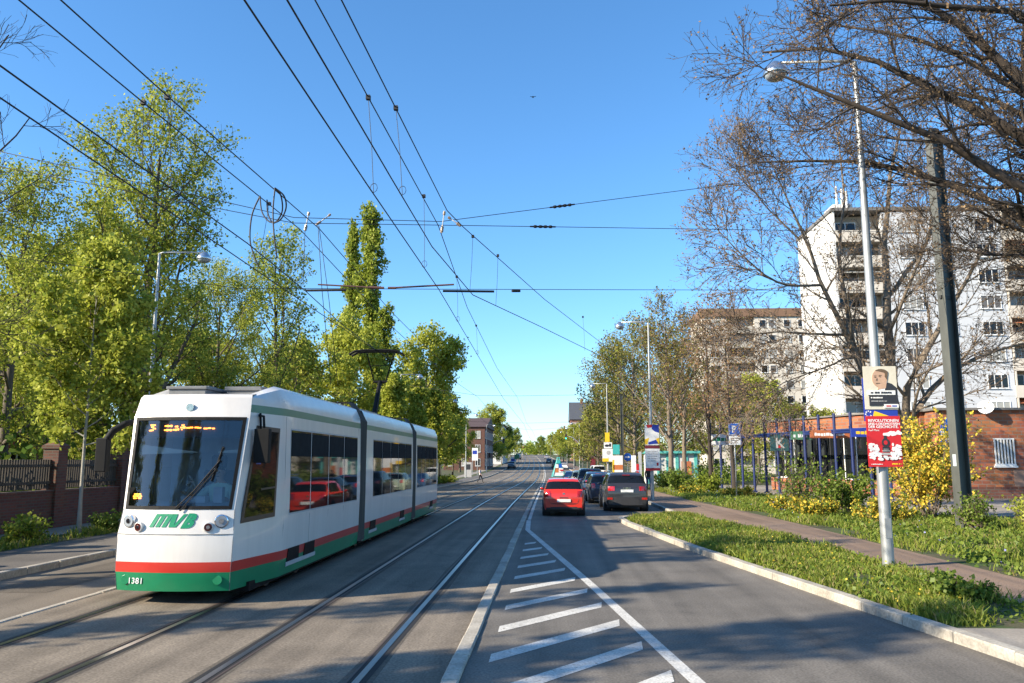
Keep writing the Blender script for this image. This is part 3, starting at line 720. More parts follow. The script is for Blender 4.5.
def drv(c):
    if c.z > 1.655 or c.y < .76 and c.z > 1.30 : return 1
    return 0 if c.z > 1.2 else 2
person('tram driver in pale green shirt seated behind the windscreen', (-5.62+.12, 12.02, .09), 0, J, BONES, (drv, [m_gshirt, m_skin, m_blk, m_shoe]))

# ------------------------------------------------------------------ cars
def paint(name, c, metal=0.): return mk(name, c, rough=.28, var=.03, scale=2, coat=.8, metal=metal)
m_tyre = mk('tyre', (.016, .016, .017), rough=.85, var=.2)
m_rim = mk('alloy', (.42, .43, .45), rough=.3, metal=.8, var=.1)
m_cglass = mk_glass('car_glass', (.10, .11, .12), .35)
m_plate = mk('number_plate', (.74, .74, .70), rough=.45, var=.04)
m_plastic = mk('bumper_black', (.025, .025, .027), rough=.65, var=.15)
def car(label, loc, rot, L=4.1, Wd=1.72, H=1.48, col=None, kind='hatch', group='cars on the street', cat='car', fine=True, plate=True, beltf=.62, clad=False):
    root = thing('car', label, cat, loc, rot, group)     # local: rear at y=0, front at +L
    g = .20; belt = H*beltf + .06; hb = .02 + H*.60
    if kind == 'suv': P = [(0, .34, .80), (.03, .30, belt-.03), (.10, .28, belt+.05), (.17, .28, belt+.12), (.42, .28, H-.12), (.60, .28, H-.03), (1.2, .28, H), (2.2, .28, H-.02), (L*.55, .28, H-.10), (L*.70, .28, belt+.10), (L*.76, .28, belt+.02), (L*.93, .28, belt-.08), (L*.985, .30, belt-.28), (L, .36, .62)]
    elif kind == 'saloon': P = [(0, .34, .72), (.04, .28, belt-.03), (.10, .26, belt+.02), (.62, .26, belt+.04), (.70, .26, belt+.06), (1.25, .26, H-.06), (1.6, .26, H), (2.2, .26, H-.01), (L*.60, .26, H-.10), (L*.73, .26, belt+.08), (L*.78, .26, belt+.0), (L*.93, .26, belt-.10), (L*.985, .28, belt-.28), (L, .34, .58)]
    elif kind == 'van': P = [(0, .36, 1.0), (.02, .30, belt), (.06, .28, belt+.06), (.10, .28, belt+.1), (.16, .28, H-.12), (.30, .28, H-.02), (1.2, .28, H), (2.4, .28, H), (L*.66, .28, H-.05), (L*.83, .28, belt+.10), (L*.86, .28, belt+.02), (L*.95, .28, belt-.14), (L*.985, .30, belt-.3), (L, .36, .66)]
    else: P = [(0, .34, .74), (.03, .27, belt-.04), (.10, .25, belt+.03), (.15, .25, belt+.08), (.40, .25, H-.11), (.56, .25, H-.03), (1.1, .25, H), (1.9, .25, H-.02), (L*.56, .25, H-.10), (L*.72, .25, belt+.08), (L*.78, .25, belt+.0), (L*.93, .25, belt-.10), (L*.985, .28, belt-.26), (L, .34, .58)]
    gi = (3, 4); wi = (8, 9)                   # rear-glass and windscreen spans
    ys = []; idx = []
    sub = 3
    for i in range(len(P)-1):
        for k in range(sub): ys.append(P[i][0] + (P[i+1][0]-P[i][0])*k/sub); idx.append(i)
    ys.append(L); idx.append(len(P)-1)
    py = [p[0] for p in P]
    zb = lambda y: float(np.interp(y, py, [p[1] for p in P])); zt = lambda y: float(np.interp(y, py, [p[2] for p in P]))
    plan = lambda y: float(np.interp(y, [0, .10, .35, 1.0, L-.9, L-.3, L-.05, L], [.86, .93, .975, 1, 1, .93, .82, .74]))
    hw = Wd/2
    def ring(y):
        b, t = zb(y), zt(y); p = plan(y); q = min(belt, t-.015)
        side = []
        for f_ in (0, .12, .3, .55, .8, 1):
            z = b + (q-b)*f_; w = hw*p*float(np.interp(z, [.2, .34, .62, belt-.12, belt], [.90, .97, 1.0, .985, .955])); side.append((w, z))
        wb = side[-1][0]; dz = t-q
        wr = wb - min(.36*dz, .20)
        pil = [(wb + (wr-wb)*f_, q + (dz-.05*min(1, dz/.3))*f_) for f_ in (.06, .5, .92)]
        top = [(wr*.93, t-.022*min(1, dz/.2)), (wr*.62, t-.004), (0, t)]
        half = side + pil + top
        return [(x, y, z) for x, z in half] + [(-x, y, z) for x, z in half[-2::-1]]
    rings = [ring(y) for y in ys]; n = len(rings[0])
    body = MB(); rear = MB(); shield = MB(); sw = MB()
    for mb_ in (body, rear, shield, sw): mb_.v = [p for r_ in rings for p in r_]
    for i in range(len(rings)-1):
        for j in range(n-1):
            f4 = (i*n+j, i*n+j+1, (i+1)*n+j+1, (i+1)*n+j); tgt = body
            jj = j if j < n//2 else n-2-j
            if idx[i] == gi[0] and jj >= 8: tgt = rear
            elif idx[i] == wi[0] and jj >= 8: tgt = shield
            elif jj in (6, 7) and ys[i] > P[4][0]*.9+.08 and ys[i] < P[9][0]-.10 and idx[i] not in (7,) : tgt = sw
            tgt.f.append(f4); tgt.m.append(0)
    def compact(mb_):
        used = sorted({i for f_ in mb_.f for i in f_}); mp_ = {o: k for k, o in enumerate(used)}
        mb_.v = [mb_.v[i] for i in used]; mb_.f = [tuple(mp_[i] for i in f_) for f_ in mb_.f]; return mb_
    body.add(rings[0], [tuple(range(n))]); body.add(rings[-1], [tuple(range(n))[::-1]])
    bo = compact(body).build('body', [col], root, smooth=True, flat_angle=38)
    compact(rear).build('rear_window', m_cglass, root, smooth=True); compact(shield).build('windscreen', m_cglass, root, smooth=True); compact(sw).build('side_window', m_cglass, root, smooth=True)
    ax = (L*.17+.10, L*.80); wr_ = .315 if kind in ('hatch', 'saloon') else .36
    m = MB()
    for y in ax:
        for s in (-1, 1): m.cyl((s*(hw-.30), y, wr_+.0), (s*(hw+.002), y, wr_), wr_+.055, n=20)
    m.box(-hw+.12, hw-.12, .25, L-.25, .17, .32)
    m.build('wheel_arch', m_plastic, root)
    for y in ax:
        for s in (-1, 1):
            m = MB(); m.tube([(s*(hw-.215), y, wr_), (s*(hw-.19), y, wr_), (s*(hw-.02), y, wr_), (s*(hw+.012), y, wr_)], [wr_-.03, wr_, wr_, wr_-.03], 22)
            w = m.build('wheel', m_tyre, root)
            if fine:
                m = MB(); m.cyl((s*(hw-.0), y, wr_), (s*(hw+.018), y, wr_), wr_*.62, n=18); m.build('rim', m_rim, w)
    # rear details
    zt_ = belt-.03
    for s in (-1, 1):
        m = MB(); zz0, zz1 = (belt-.20, belt+.02)
        if kind == 'suv': zz0, zz1 = belt-.20, belt-.02
        rows = []
        for z in np.linspace(zz0, zz1, 4):
            yy = float(np.interp(z, [zt(0), zt(.03), zt(.10), zt(.15)], [0, .03, .10, .15])); 
            wv = hw*plan(yy+.02); wx = wv*float(np.interp(z, [.62, belt-.12, belt, belt+.2], [1, .985, .955, .90]))
            wid = .30 if kind == 'suv' else .20
            rows.append([(s*(wx+.012), yy+.22, z), (s*(wx+.006), yy+.05, z), (s*(wx-.02), yy-.012, z), (s*(wx-wid), yy-.016, z)])
        m.grid(rows); m.build('tail_light', m_redlens, root, smooth=True)
        m = MB(); m.sphere((s*(hw+.055), L*.64, belt+.02), .075, 10, 6, sx=1.05, sy=.55, sz=.72); m.tube([(s*(hw-.06), L*.66, belt), (s*(hw+.08), L*.66, belt+.04)], .025, 6)
        m.build('wing_mirror', col if fine else m_plastic, root, smooth=True)
        m = MB(); rows = []
        for z in (belt-.26, belt-.17, belt-.10):
            rows.append([(s*(hw*.50), L-.02-.05*(z-.6), z), (s*(hw*.72), L-.06, z), (s*(hw*.88), L-.28, z)])
        m.grid(rows); m.build('headlight', m_lens, root, smooth=True)
    m = MB(); bh = .60 if clad else .36
    yb = lambda x: .12*(x/hw)**4 - .02
    rows = [[(x, yb(x), z) for x in np.linspace(-hw*.84, hw*.84, 11)] for z in (.27, bh)]
    m.grid(rows); m.grid([[(x, yb(x)+.004, z) for x in np.linspace(-hw*.80, hw*.80, 11)] for z in (bh+.10, bh+.115)])
    m.build('rear_bumper', m_plastic, root)
    if plate:
        zp = .60 if kind != 'suv' else .86; yp = float(np.interp(zp, [zt(0), zt(.03)], [0, .03]))
        m = MB(); m.box(-.26, .26, yp-.03, yp+.01, zp-.055, zp+.055); m.build('number_plate', m_plate, root)
    if fine:
        def rp_(x, z): yy = float(np.interp(z, [zt(0), zt(.03), zt(.10), zt(.15)], [0, .03, .10, .15])); return (x, yy-.004, z)
        m = MB(); xs = hw*.70; m.tube([rp_(-xs, belt), rp_(-xs*1.0, .62), rp_(-xs*.9, .50), rp_(xs*.9, .50), rp_(xs, .62), rp_(xs, belt)], .007, 5); m.build('tailgate_seam', m_plastic, root)
        m = MB(); m.tube([(-.16, .34 if kind != 'suv' else .36, H-.115), (.16, .34 if kind != 'suv' else .36, H-.115)], .014, 6); m.build('brake_light', m_redlens, root)
        m = MB(); m.box(-.16, .16, float(rp_(0, .70 if kind != 'suv' else .98)[1])-.012, float(rp_(0, .70)[1])+.02, .69 if kind != 'suv' else .96, .72 if kind != 'suv' else .99); m.build('handle_bar', m_plastic if kind != 'suv' else m_chrome, root)
    if clad:
        for s in (-1, 1):
            m = MB(); m.box(s*.72-.11, s*.72+.11, -.02, .03, .50, .585); m.build('reflector', m_redlens, root)
            m = MB(); m.tube([(s*(hw-.30), .75, H-.0), (s*(hw-.29), 1.0, H+.05), (s*(hw-.29), 2.3, H+.04), (s*(hw-.31), 2.6, H-.04)], .018, 6); m.build('roof_rail', m_chrome, root)
    if fine:
        m = MB(); m.tube([(-.0, .2, H-.14), (.20, .30, H-.19), (.36, .34, H-.22)], .009, 5); m.build('rear_wiper', m_plastic, root)
        m = MB(); m.disc((0, .015 if kind == 'hatch' else .01, belt-.10), .05, 16, thick=.03); m.build('badge', m_chrome, root)
        m = MB(); m.tube([(0, .75, H-.01), (0, .62, H+.20)], .006, 5); m.build('aerial', m_plastic, root)
    return root
p_red = paint('red_paint', (.60, .028, .012)); p_gm = paint('gunmetal_paint', (.036, .034, .038), .2); p_nb = paint('navy_paint', (.015, .022, .045)); p_bl = paint('blue_paint', (.03, .07, .15))
p_bk = paint('black_paint', (.012, .012, .014)); p_lg = paint('pale_green_paint', (.42, .48, .34)); p_wh = paint('white_paint', (.72, .72, .72)); p_sv = paint('silver_paint', (.4, .41, .42), .4)
GP = 'cars parked in the bay at the right'
c0 = car('red hatchback driving away in the right lane beside the tram track', (.52, 31.3, 0), 0, 3.83, 1.64, 1.43, p_red, 'hatch', None)
car('dark grey off-road estate parked nearest at the head of the bay', (3.22, 34.3, 0), 0, 4.7, 1.86, 1.62, p_gm, 'suv', GP, clad=True)
car('black hatchback parked directly in front of the dark grey estate', (2.78, 40.6, 0), R(1), 4.0, 1.70, 1.46, p_nb, 'hatch', GP)
car('blue hatchback parked second in front of the dark grey estate', (2.72, 45.8, 0), 0, 4.0, 1.70, 1.50, p_bl, 'hatch', GP)
car('black people carrier parked between the blue hatchback and the pale green car', (2.55, 50.8, gz(53)), R(-.5), 4.5, 1.8, 1.72, p_bk, 'suv', GP)
car('pale green hatchback parked ahead of the black people carrier', (2.30, 57.5, gz(60)), 0, 4.0, 1.7, 1.55, p_lg, 'hatch', GP)
car('navy saloon at the far front end of the parked row', (1.95, 64.5, gz(66)), R(1), 4.4, 1.75, 1.46, p_bl, 'saloon', GP)
# far traffic
FG = 'cars far down the street'
car('white hatchback waiting far along the right lane under the traffic light', (3.2+cx(190)+.6, 186, gz(188)), 0, 4.0, 1.72, 1.48, p_wh, 'hatch', FG, fine=False)
car('dark saloon driving far ahead on the right lane beyond the white hatchback', (1.2+cx(250), 250, gz(252)), 0, 4.4, 1.76, 1.46, p_bk, 'saloon', FG, fine=False)
car('dark off-road car with pale bonnet coming towards the camera on the left carriageway', (-8.9+cx(196)+.2, 198, gz(196)), PI, 4.6, 1.86, 1.75, p_gm, 'suv', FG, fine=False)
car('black van parked at the right beside the white hatchback', (1.9+cx(196), 196, gz(198)), 0, 4.7, 1.9, 2.1, p_bk, 'van', FG, fine=False)
car('white van with sliding door parked beyond the blue and white notice boards on the right', (6.3, 104, gz(104)), R(4), 4.8, 1.9, 2.0, p_wh, 'van', FG, fine=False)
for i, (x, y, p, k, lb) in enumerate((( -8.9, 310, p_bk, 'hatch', 'black hatchback far up the street, nearest of the cars on the left rise'), (-8.8, 326, p_sv, 'saloon', 'silver saloon far up the street on the left rise'),
        (-9.0, 345, p_bl, 'hatch', 'blue hatchback far up the street on the left rise'), (-8.8, 366, p_nb, 'suv', 'navy estate far up the street near the crest on the left'), (2.0, 318, p_sv, 'hatch', 'small silver hatchback far up the street in the right lane'))):
    car(lb, (x+cx(y), y, gz(y+2)), PI if x < -5 else 0, 4.1, 1.74, 1.48 if k != 'suv' else 1.7, p, k, FG, fine=False, plate=False)
# ------------------------------------------------------------------ vegetation (numpy growth)
m_bark = mk('bark', (.11, .09, .065), rough=.95, var=.35, scale=5, stretch=(3, 3, .6), bump=.5)
m_barkg = mk('grey_bark', (.17, .135, .10), rough=.95, var=.3, scale=5, stretch=(3, 3, .6), bump=.5)
m_barkd = mk('dark_bark', (.045, .034, .026), rough=.95, var=.3, scale=5, stretch=(3, 3, .6), bump=.4)
m_barkp = mk('pale_young_bark', (.30, .28, .23), rough=.9, var=.2, scale=4)
m_twig = mk('twig', (.075, .055, .04), rough=.95, var=.2)
m_twigr = mk('reddish_twig', (.14, .105, .078), rough=.95, var=.2)
lf_spring = mk_leaf('leaf_spring', (.27, .31, .03), (.52, .53, .10), .45)
lf_green = mk_leaf('leaf_green', (.15, .205, .02), (.34, .38, .06), .42)
lf_dark = mk_leaf('leaf_dark', (.05, .10, .014), (.14, .19, .03), .35)
lf_olive = mk_leaf('leaf_olive', (.15, .135, .03), (.29, .26, .06), .38)
lf_rust = mk_leaf('bud_rust', (.20, .105, .05), (.34, .20, .10), .3)
lf_bud = mk_leaf('bud_tan', (.16, .10, .055), (.28, .19, .10), .25)
lf_bush = mk_leaf('leaf_bush', (.09, .15, .02), (.22, .28, .05), .38)
lf_yellow = mk_leaf('forsythia_yellow', (.54, .38, .035), (.76, .58, .09), .3)
lf_white = mk_leaf('blossom_white', (.55, .53, .47), (.78, .76, .70), .3)
gr_mat = mk_leaf('grass_blade', (.11, .165, .018), (.30, .33, .06), .38)
gr_dry = mk_leaf('grass_dry', (.20, .17, .06), (.36, .30, .12), .3)

def frame(T):
    U = np.cross(T, np.where(np.abs(T[..., 2:3]) > .9, np.array([1., 0, 0]), np.array([0, 0, 1.]))); U /= np.linalg.norm(U, axis=-1, keepdims=True) + 1e-9
    return U, np.cross(T, U)
def tubes(P, Rr, n):
    N, K, _ = P.shape; T = np.gradient(P, axis=1); T /= np.linalg.norm(T, axis=-1, keepdims=True) + 1e-9
    U, V = frame(T); a = np.arange(n) * 2*PI/n
    vs = P[:, :, None] + (U[:, :, None]*np.cos(a)[None, None, :, None] + V[:, :, None]*np.sin(a)[None, None, :, None]) * Rr[:, :, None, None]
    i = np.arange(N)[:, None, None]*K*n + np.arange(K-1)[None, :, None]*n; j = np.arange(n)[None, None, :]; j2 = (j+1) % n
    F = np.stack([i+j, i+j2, i+j2+n, i+j+n], -1).reshape(-1, 4)
    return vs.reshape(-1, 3), F
def grow(P, Rr, rng, n, t0, t1, ang, aj, length, K, rr, up, wig, tip=.35):
    """n children per parent branch; length(t, z) gives their length"""
    N, K0, _ = P.shape; t = t0 + (t1-t0)*((np.arange(n)[None, :] + rng.random((N, n)))/n); t = t.reshape(-1); idx = np.repeat(np.arange(N), n)
    f = np.clip(t*(K0-1), 0, K0-1.001); i = f.astype(int); w = (f-i)[:, None]
    st = P[idx, i]*(1-w) + P[idx, i+1]*w; T = P[idx, i+1]-P[idx, i]; T /= np.linalg.norm(T, axis=1, keepdims=True)+1e-9
    r0 = (Rr[idx, i]*(1-w[:, 0]) + Rr[idx, i+1]*w[:, 0])*rr*(.8+.4*rng.random(len(idx)))
    U, V = frame(T); a = (ang(t) if callable(ang) else ang) + aj*(rng.random(len(idx))*2-1); ph = (np.tile(np.arange(n)*2.4, N) + rng.random(len(idx))*1.6 + np.repeat(rng.random(N)*6.28, n))
    d = T*np.cos(a)[:, None] + (U*np.cos(ph)[:, None] + V*np.sin(ph)[:, None])*np.sin(a)[:, None]
    L = length(t, st)*(.75+.5*rng.random(len(idx))); step = L/(K-1)
    out = np.empty((len(idx), K, 3)); out[:, 0] = st; p = st.copy()
    for k in range(1, K):
        d = d + wig*rng.normal(size=d.shape) + np.array([0, 0, up]); d /= np.linalg.norm(d, axis=1, keepdims=True)+1e-9
        p = p + d*step[:, None]; out[:, k] = p
    return out, r0[:, None]*np.linspace(1, tip, K)[None, :]
def leaves(P, rng, per, size, spread, t0=.15, sj=.6):
    N, K, _ = P.shape; idx = np.repeat(np.arange(N), per); t = t0+(1-t0)*rng.random(len(idx)); f = np.clip(t*(K-1), 0, K-1.001); i = f.astype(int); w = (f-i)[:, None]
    c = P[idx, i]*(1-w)+P[idx, i+1]*w + rng.normal(size=(len(idx), 3))*spread
    return leafquads(c, rng, size, sj)
def leafquads(c, rng, size, sj=.4, asp=.42, upb=.25):
    n = len(c); a = rng.normal(size=(n, 3)); a[:, 2] -= .2; a /= np.linalg.norm(a, axis=1, keepdims=True)
    b = np.cross(a, rng.normal(size=(n, 3))); b /= np.linalg.norm(b, axis=1, keepdims=True)+1e-9
    s = (size*(1-sj+2*sj*rng.random(n)))[:, None]
    V = np.stack([c, c + a*s*.5 + b*s*asp, c + a*s, c + a*s*.5 - b*s*asp], 1).reshape(-1, 3)
    return V, np.arange(4*n).reshape(-1, 4)
def combine(parts):
    V = []; F = []; Mi = []; o = 0
    for (v, f), mi in parts: V.append(v); F.append(f+o); Mi.append(np.full(len(f), mi)); o += len(v)
    return np.concatenate(V), np.concatenate(F), np.concatenate(Mi)
def trunk_curve(rng, H, r, K=9, lean=.03, wob=.03, flare=1.5):
    z = np.linspace(0, H, K); P = np.zeros((1, K, 3)); P[0, :, 2] = z
    P[0, 1:, 0] = np.cumsum(rng.normal(size=K-1)*wob*H/K) + lean*z[1:]*rng.normal(); P[0, 1:, 1] = np.cumsum(rng.normal(size=K-1)*wob*H/K)
    Rr = (r*np.linspace(1, .18, K))[None].copy(); Rr[0, 0] *= flare; P[0, 0, 2] = -.15
    return P, Rr
def tree_mesh(seed, H, r, th, cr, style, leaf, leaf2=None, per=16, ls=.17, bark=None, twig=None, nl=16, nb=7, nt=6, spread=.12, thin=0.):
    """trunk mesh, crown mesh. th = height of the lowest limb, cr = crown radius"""
    rng = np.random.default_rng(seed); P0, R0 = trunk_curve(rng, H*.92, r)
    t0 = th/(H*.92)
    if style == 'column':
        env = lambda t: cr*(.55+.75*np.sin(np.clip((t-t0)/(1-t0), 0, 1)*2.6+.25)); ang, up = .42, .14
    elif style == 'round':
        q = lambda t: np.clip((t-t0)/(1-t0), 0, 1); env = lambda t: cr*(.25+.85*np.sqrt(np.clip(1-(q(t)-.38)**2/.42, .02, 1))); ang, up = (lambda t: 1.30-.95*q(t)), .05
    else:   # spreading, upswept
        env = lambda t: cr*(1.25-.75*np.clip((t-t0)/(1-t0), 0, 1)); ang, up = .75, .13
    P1, R1 = grow(P0, R0, rng, nl, t0, .97, ang, .22, lambda t, s: env(t), 7, .52, up, .09)
    P2, R2 = grow(P1, R1, rng, nb, .22, .98, .75, .3, lambda t, s: cr*.36*(1.25-.6*t), 5, .50, up*.6, .13)
    P3, R3 = grow(P2, R2, rng, nt, .2, 1., .7, .35, lambda t, s: cr*.17*(1.2-.4*t), 4, .5, up*.4, .16)
    tr = combine([(tubes(P0, R0, 10), 0), (tubes(P1, R1, 6), 0)])
    cl = [(tubes(P2, np.maximum(R2, .012), 4), 0), (tubes(P3, np.maximum(R3, .006), 3), 0)]
    if per:
        V, Fq = leaves(P3, rng, per, ls, spread)
        if thin:
            zz = V.reshape(-1, 4, 3)[:, 0, 2]/H; keep = rng.random(len(zz)) > thin*np.clip((zz-.45)/.4, 0, 1); V = V.reshape(-1, 4, 3)[keep].reshape(-1, 3); Fq = np.arange(len(V)).reshape(-1, 4)
        cl.append(((V, Fq), 1))
        if leaf2:
            V, Fq = leaves(P3, rng, max(1, per//3), ls*.9, spread*1.1); cl.append(((V, Fq), 2))
    V, Fq, Mi = combine(cl)
    a = np_mesh('trunk', tr[0], tr[1], [bark or m_bark], smooth=True)
    b = np_mesh('crown', V, Fq, [twig or m_twig, leaf, leaf2 or leaf], Mi)
    return a, b
def plant(meshes, name, label, x, y, rot=0., sc=1., group=None, z=None, cat='tree', parts=('trunk', 'crown')):
    t = thing(name, label, cat, (x+cx(y), y, gz(y)+.1 if z is None else z), rot, group); t.scale = sc if isinstance(sc, tuple) else (sc,)*3
    for nm, me in zip(parts, meshes): link(nm, me, t)
    return t
A1 = tree_mesh(1, 15.5, .27, 3.2, 4.6, 'spread', lf_spring, lf_green, per=34, ls=.105, nl=24, nb=8, nt=7, spread=.17, thin=.72)
A2 = tree_mesh(2, 14.0, .25, 2.6, 4.4, 'round', lf_spring, lf_green, per=34, ls=.105, nl=22, nb=8, nt=7, spread=.18, thin=.45)
A3 = tree_mesh(3, 13.5, .24, 2.8, 4.2, 'round', lf_green, lf_dark, per=16, ls=.20, nl=18, nb=8, nt=6, spread=.17)
OFFCOL = tree_mesh(14, 13.0, .16, 3.0, 1.75, 'column', lf_spring, lf_green, per=8, ls=.17, nl=16, nb=6, nt=5, spread=.12)
THIN = tree_mesh(4, 15.5, .22, 3.0, 4.6, 'spread', lf_green, lf_spring, per=10, ls=.14, nl=18, nb=7, nt=6, spread=.14, bark=m_barkd, twig=m_barkd)
ROUND = tree_mesh(5, 15.5, .3, 2.2, 5.2, 'round', lf_spring, lf_spring, per=19, ls=.26, nl=22, nb=8, nt=6, spread=.26)
COLUMN = tree_mesh(6, 9.0, .11, 1.9, 1.35, 'column', lf_spring, lf_green, per=15, ls=.20, nl=18, nb=6, nt=5, spread=.14)
POPLAR = tree_mesh(7, 24, .3, 2.5, 1.9, 'column', lf_green, lf_spring, per=8, ls=.24, nl=46, nb=6, nt=5, spread=.18)
YOUNG = tree_mesh(8, 7.6, .055, 2.3, 1.75, 'round', lf_spring, lf_green, per=26, ls=.105, nl=20, nb=6, nt=6, spread=.13, bark=m_barkp)
BUD1 = tree_mesh(9, 12.5, .20, 2.6, 4.0, 'spread', lf_olive, lf_rust, per=4, ls=.12, bark=m_barkg, twig=m_twigr, nl=18, nb=8, nt=7, spread=.10)
BUD2 = tree_mesh(10, 11.5, .19, 2.5, 3.9, 'spread', lf_olive, lf_spring, per=12, ls=.19, bark=m_barkg, twig=m_twigr, nl=18, nb=8, nt=6, spread=.15)
RUST = tree_mesh(11, 12.2, .17, 2.0, 3.9, 'spread', lf_rust, lf_olive, per=3, ls=.12, bark=m_barkd, twig=m_twigr, nl=13, nb=8, nt=7, spread=.09)
BUD3 = tree_mesh(13, 12.0, .2, 1.5, 4.4, 'round', lf_olive, lf_green, per=8, ls=.14, bark=m_barkg, twig=m_twigr, nl=24, nb=7, nt=7, spread=.2)
SPRG = tree_mesh(12, 11.0, .2, 2.2, 4.0, 'round', lf_spring, lf_olive, per=13, ls=.2, nl=18, nb=7, nt=6, spread=.17)
# left side, behind the brick wall
GL = 'trees behind the brick wall'
plant(A1, 'broadleaf_tree', 'tall bright spring-green tree behind the brick wall, highest one left of the lamp', -17.4, 33, .4, 1.08, GL)
plant(A2, 'broadleaf_tree', 'dense yellow-green tree behind the brick wall at the left picture edge', -19.2, 27.5, 2.0, .80, GL)
plant(A3, 'broadleaf_tree', 'darker green round tree behind the wall between the two bright trees', -21.5, 34.5, 1.0, .80, GL)
plant(A2, 'broadleaf_tree', 'leafy green tree standing behind the left street lamp head', -17.8, 42, 4.0, .80, GL)
plant(THIN, 'broadleaf_tree', 'thinly leafed tree with visible dark limbs right of the left street lamp', -17.4, 51.0, .9, 1.03, GL)
plant(A3, 'broadleaf_tree', 'dark green tree low behind the tram roof boxes', -21.0, 48.0, 3.3, .6, GL)
plant(SPRG, 'broadleaf_tree', 'pale low green tree left of the poplar foot above the tram', -20.0, 62.0, 3.3, .95, GL)
plant(POPLAR, 'poplar_tree', 'tallest and widest of the narrow poplars above the tram', -17.3, 77, .3, (1.05, 1.05, 1.2), 'poplars', cat='poplar')
plant(POPLAR, 'poplar_tree', 'left and slightly shorter poplar spire beside the tallest one', -20.2, 79, 2.3, (.80, .80, 1.14), 'poplars', cat='poplar')
plant(POPLAR, 'poplar_tree', 'short dark poplar on the right flank of the tallest one', -16.0, 75, 4.0, (.8, .8, .74), 'poplars', cat='poplar')
plant(ROUND, 'broadleaf_tree', 'large round yellow-green tree right of the poplars behind the tram rear', -13.4, 85, .5, .92, 'trees along the left street side')
plant(ROUND, 'broadleaf_tree', 'yellow-green tree behind the pantograph at the foot of the poplars', -18.2, 70, 2.5, .85, 'trees along the left street side')
plant(A3, 'broadleaf_tree', 'dark green tree at the right edge of the large round tree', -12.9, 95, 2.5, .74, 'trees along the left street side')
for i, (x, y, sc, lb) in enumerate(((-11.9, 60, .92, 'slim street tree just above the tram rear, nearest of the upright row'), (-11.7, 70, 1.0, 'slim upright street tree second in the row past the tram rear'), (-11.6, 82, 1.05, 'slim upright street tree third in the row past the tram rear'), (-11.6, 96, 1.05, 'slim upright street tree last in the row, left of the crossing pedestrian'))):
    plant(COLUMN, 'street_tree', lb, x, y, i*1.7, sc, 'young upright street trees on the left')
plant(YOUNG, 'young_tree', 'young pale-stemmed tree with yellow-green leaves on the left verge in front of the brick wall', -12.75, 21.6, .6, 1.0)
# unseen trees left of the frame, crowns spaced to stripe the road with shade
OFF = 'unseen shade trees beside the camera on the left'
for i, (me, x, y, sc) in enumerate(((OFFCOL, -16.4, 1.0, 1.0), (OFFCOL, -17.0, 4.6, .80), (A3, -15.6, -11.5, .95), (OFFCOL, -17.2, 9.6, 1.02))):
    plant(me, 'broadleaf_tree', ('unseen slim spring-green shade tree on the left level with the camera', 'lower unseen slim green shade tree behind the wall left of the picture edge', 'unseen broad darker green shade tree on the left behind the camera', 'tall unseen slim green shade tree behind the wall just outside the left picture edge')[i], x, y, i*1.3, sc, OFF)
for i, (me, x, y, sc, lb) in enumerate(((A2, -24.0, 31.0, .66, 'low bright tree in the back row at the left picture edge'), (A2, -22.5, 38.0, .66, 'low bright tree in the back row behind the young pale-stemmed tree'), (A3, -25.0, 46.0, .7, 'low dark tree in the back row behind the left lamp'), (SPRG, -25.5, 56.0, .95, 'pale green tree in the back row behind the thinly leafed tree'), (SPRG, -24.0, 72.0, .95, 'pale green tree in the back row left of the poplars'))):
    plant(me, 'broadleaf_tree', lb, x, y, i*1.7+.8, sc, 'back row of trees behind the brick wall')
# right side
GR = 'budding trees along the right side'
plant(RUST, 'budding_tree', 'rust-brown budding tree with a dark forked trunk left of the parking sign', 11.3, 58, 1.1, 1.05, GR)
plant(RUST, 'budding_tree', 'slender brown tree directly behind the parking sign', 11.9, 53.0, 3.2, .9, GR)
plant(BUD1, 'budding_tree', 'olive-brown tree behind the street lamp with the poster boards', 10.4, 70, .4, 1.25, GR)
plant(BUD3, 'budding_tree', 'olive tree above the dark estate left of the poster lamp', 9.2, 88, 1.9, 1.3, GR)
plant(BUD3, 'budding_tree', 'olive-green tree over the poster tower further down the parked row', 8.8, 105, 3.9, 1.35, GR)
plant(BUD1, 'budding_tree', 'brown thin-topped tree rising behind the rust-brown one to the beige roof', 12.6, 77, 2.9, 1.22, GR)
plant(SPRG, 'budding_tree', 'fresh green tree in front of the beige apartment block', 22.4, 88, .2, .95, GR)
plant(SPRG, 'budding_tree', 'small green tree between the pavilion roof and the white gable', 25.2, 76, 1.2, .58, GR)
plant(BUD1, 'budding_tree', 'brownish tree left of the green one in front of the beige block', 18.0, 90, 5.0, .95, GR)
plant(BUD3, 'budding_tree', 'tree behind the turquoise kiosk', 14.5, 98, .8, 1.3, GR)
for i, (me, x, y, sc, lb) in enumerate(((BUD3, 8.6, 122, 1.15, 'olive tree right of the slate-roofed brick building corner'), (SPRG, 8.4, 140, .95, 'fresh green tree on the right beyond the yellow barrier'), (RUST, 9.0, 158, .92, 'reddish-brown tree in front of the brick building'), (SPRG, 8.6, 178, .9, 'green tree on the right behind the traffic light'),
        (SPRG, 7.4, 215, .92, 'green tree on the right at the start of the rise'), (A3, 7.0, 250, .7, 'dark green tree on the right halfway up the rise'), (SPRG, 6.6, 300, .9, 'green tree on the right far up the rise'), (BUD2, 7.5, 345, .9, 'olive tree on the right near the crest'), (SPRG, 7.0, 400, .85, 'last green tree on the right at the crest'), (A3, 4.5, 452, .7, 'dark green tree right of the crest house'), (SPRG, 6.4, 268, .8, 'green tree on the right between the slate-roofed building and the rise'))):
    plant(me, 'street_tree', lb, x, y, i*1.1, sc, 'distant street trees on the right')
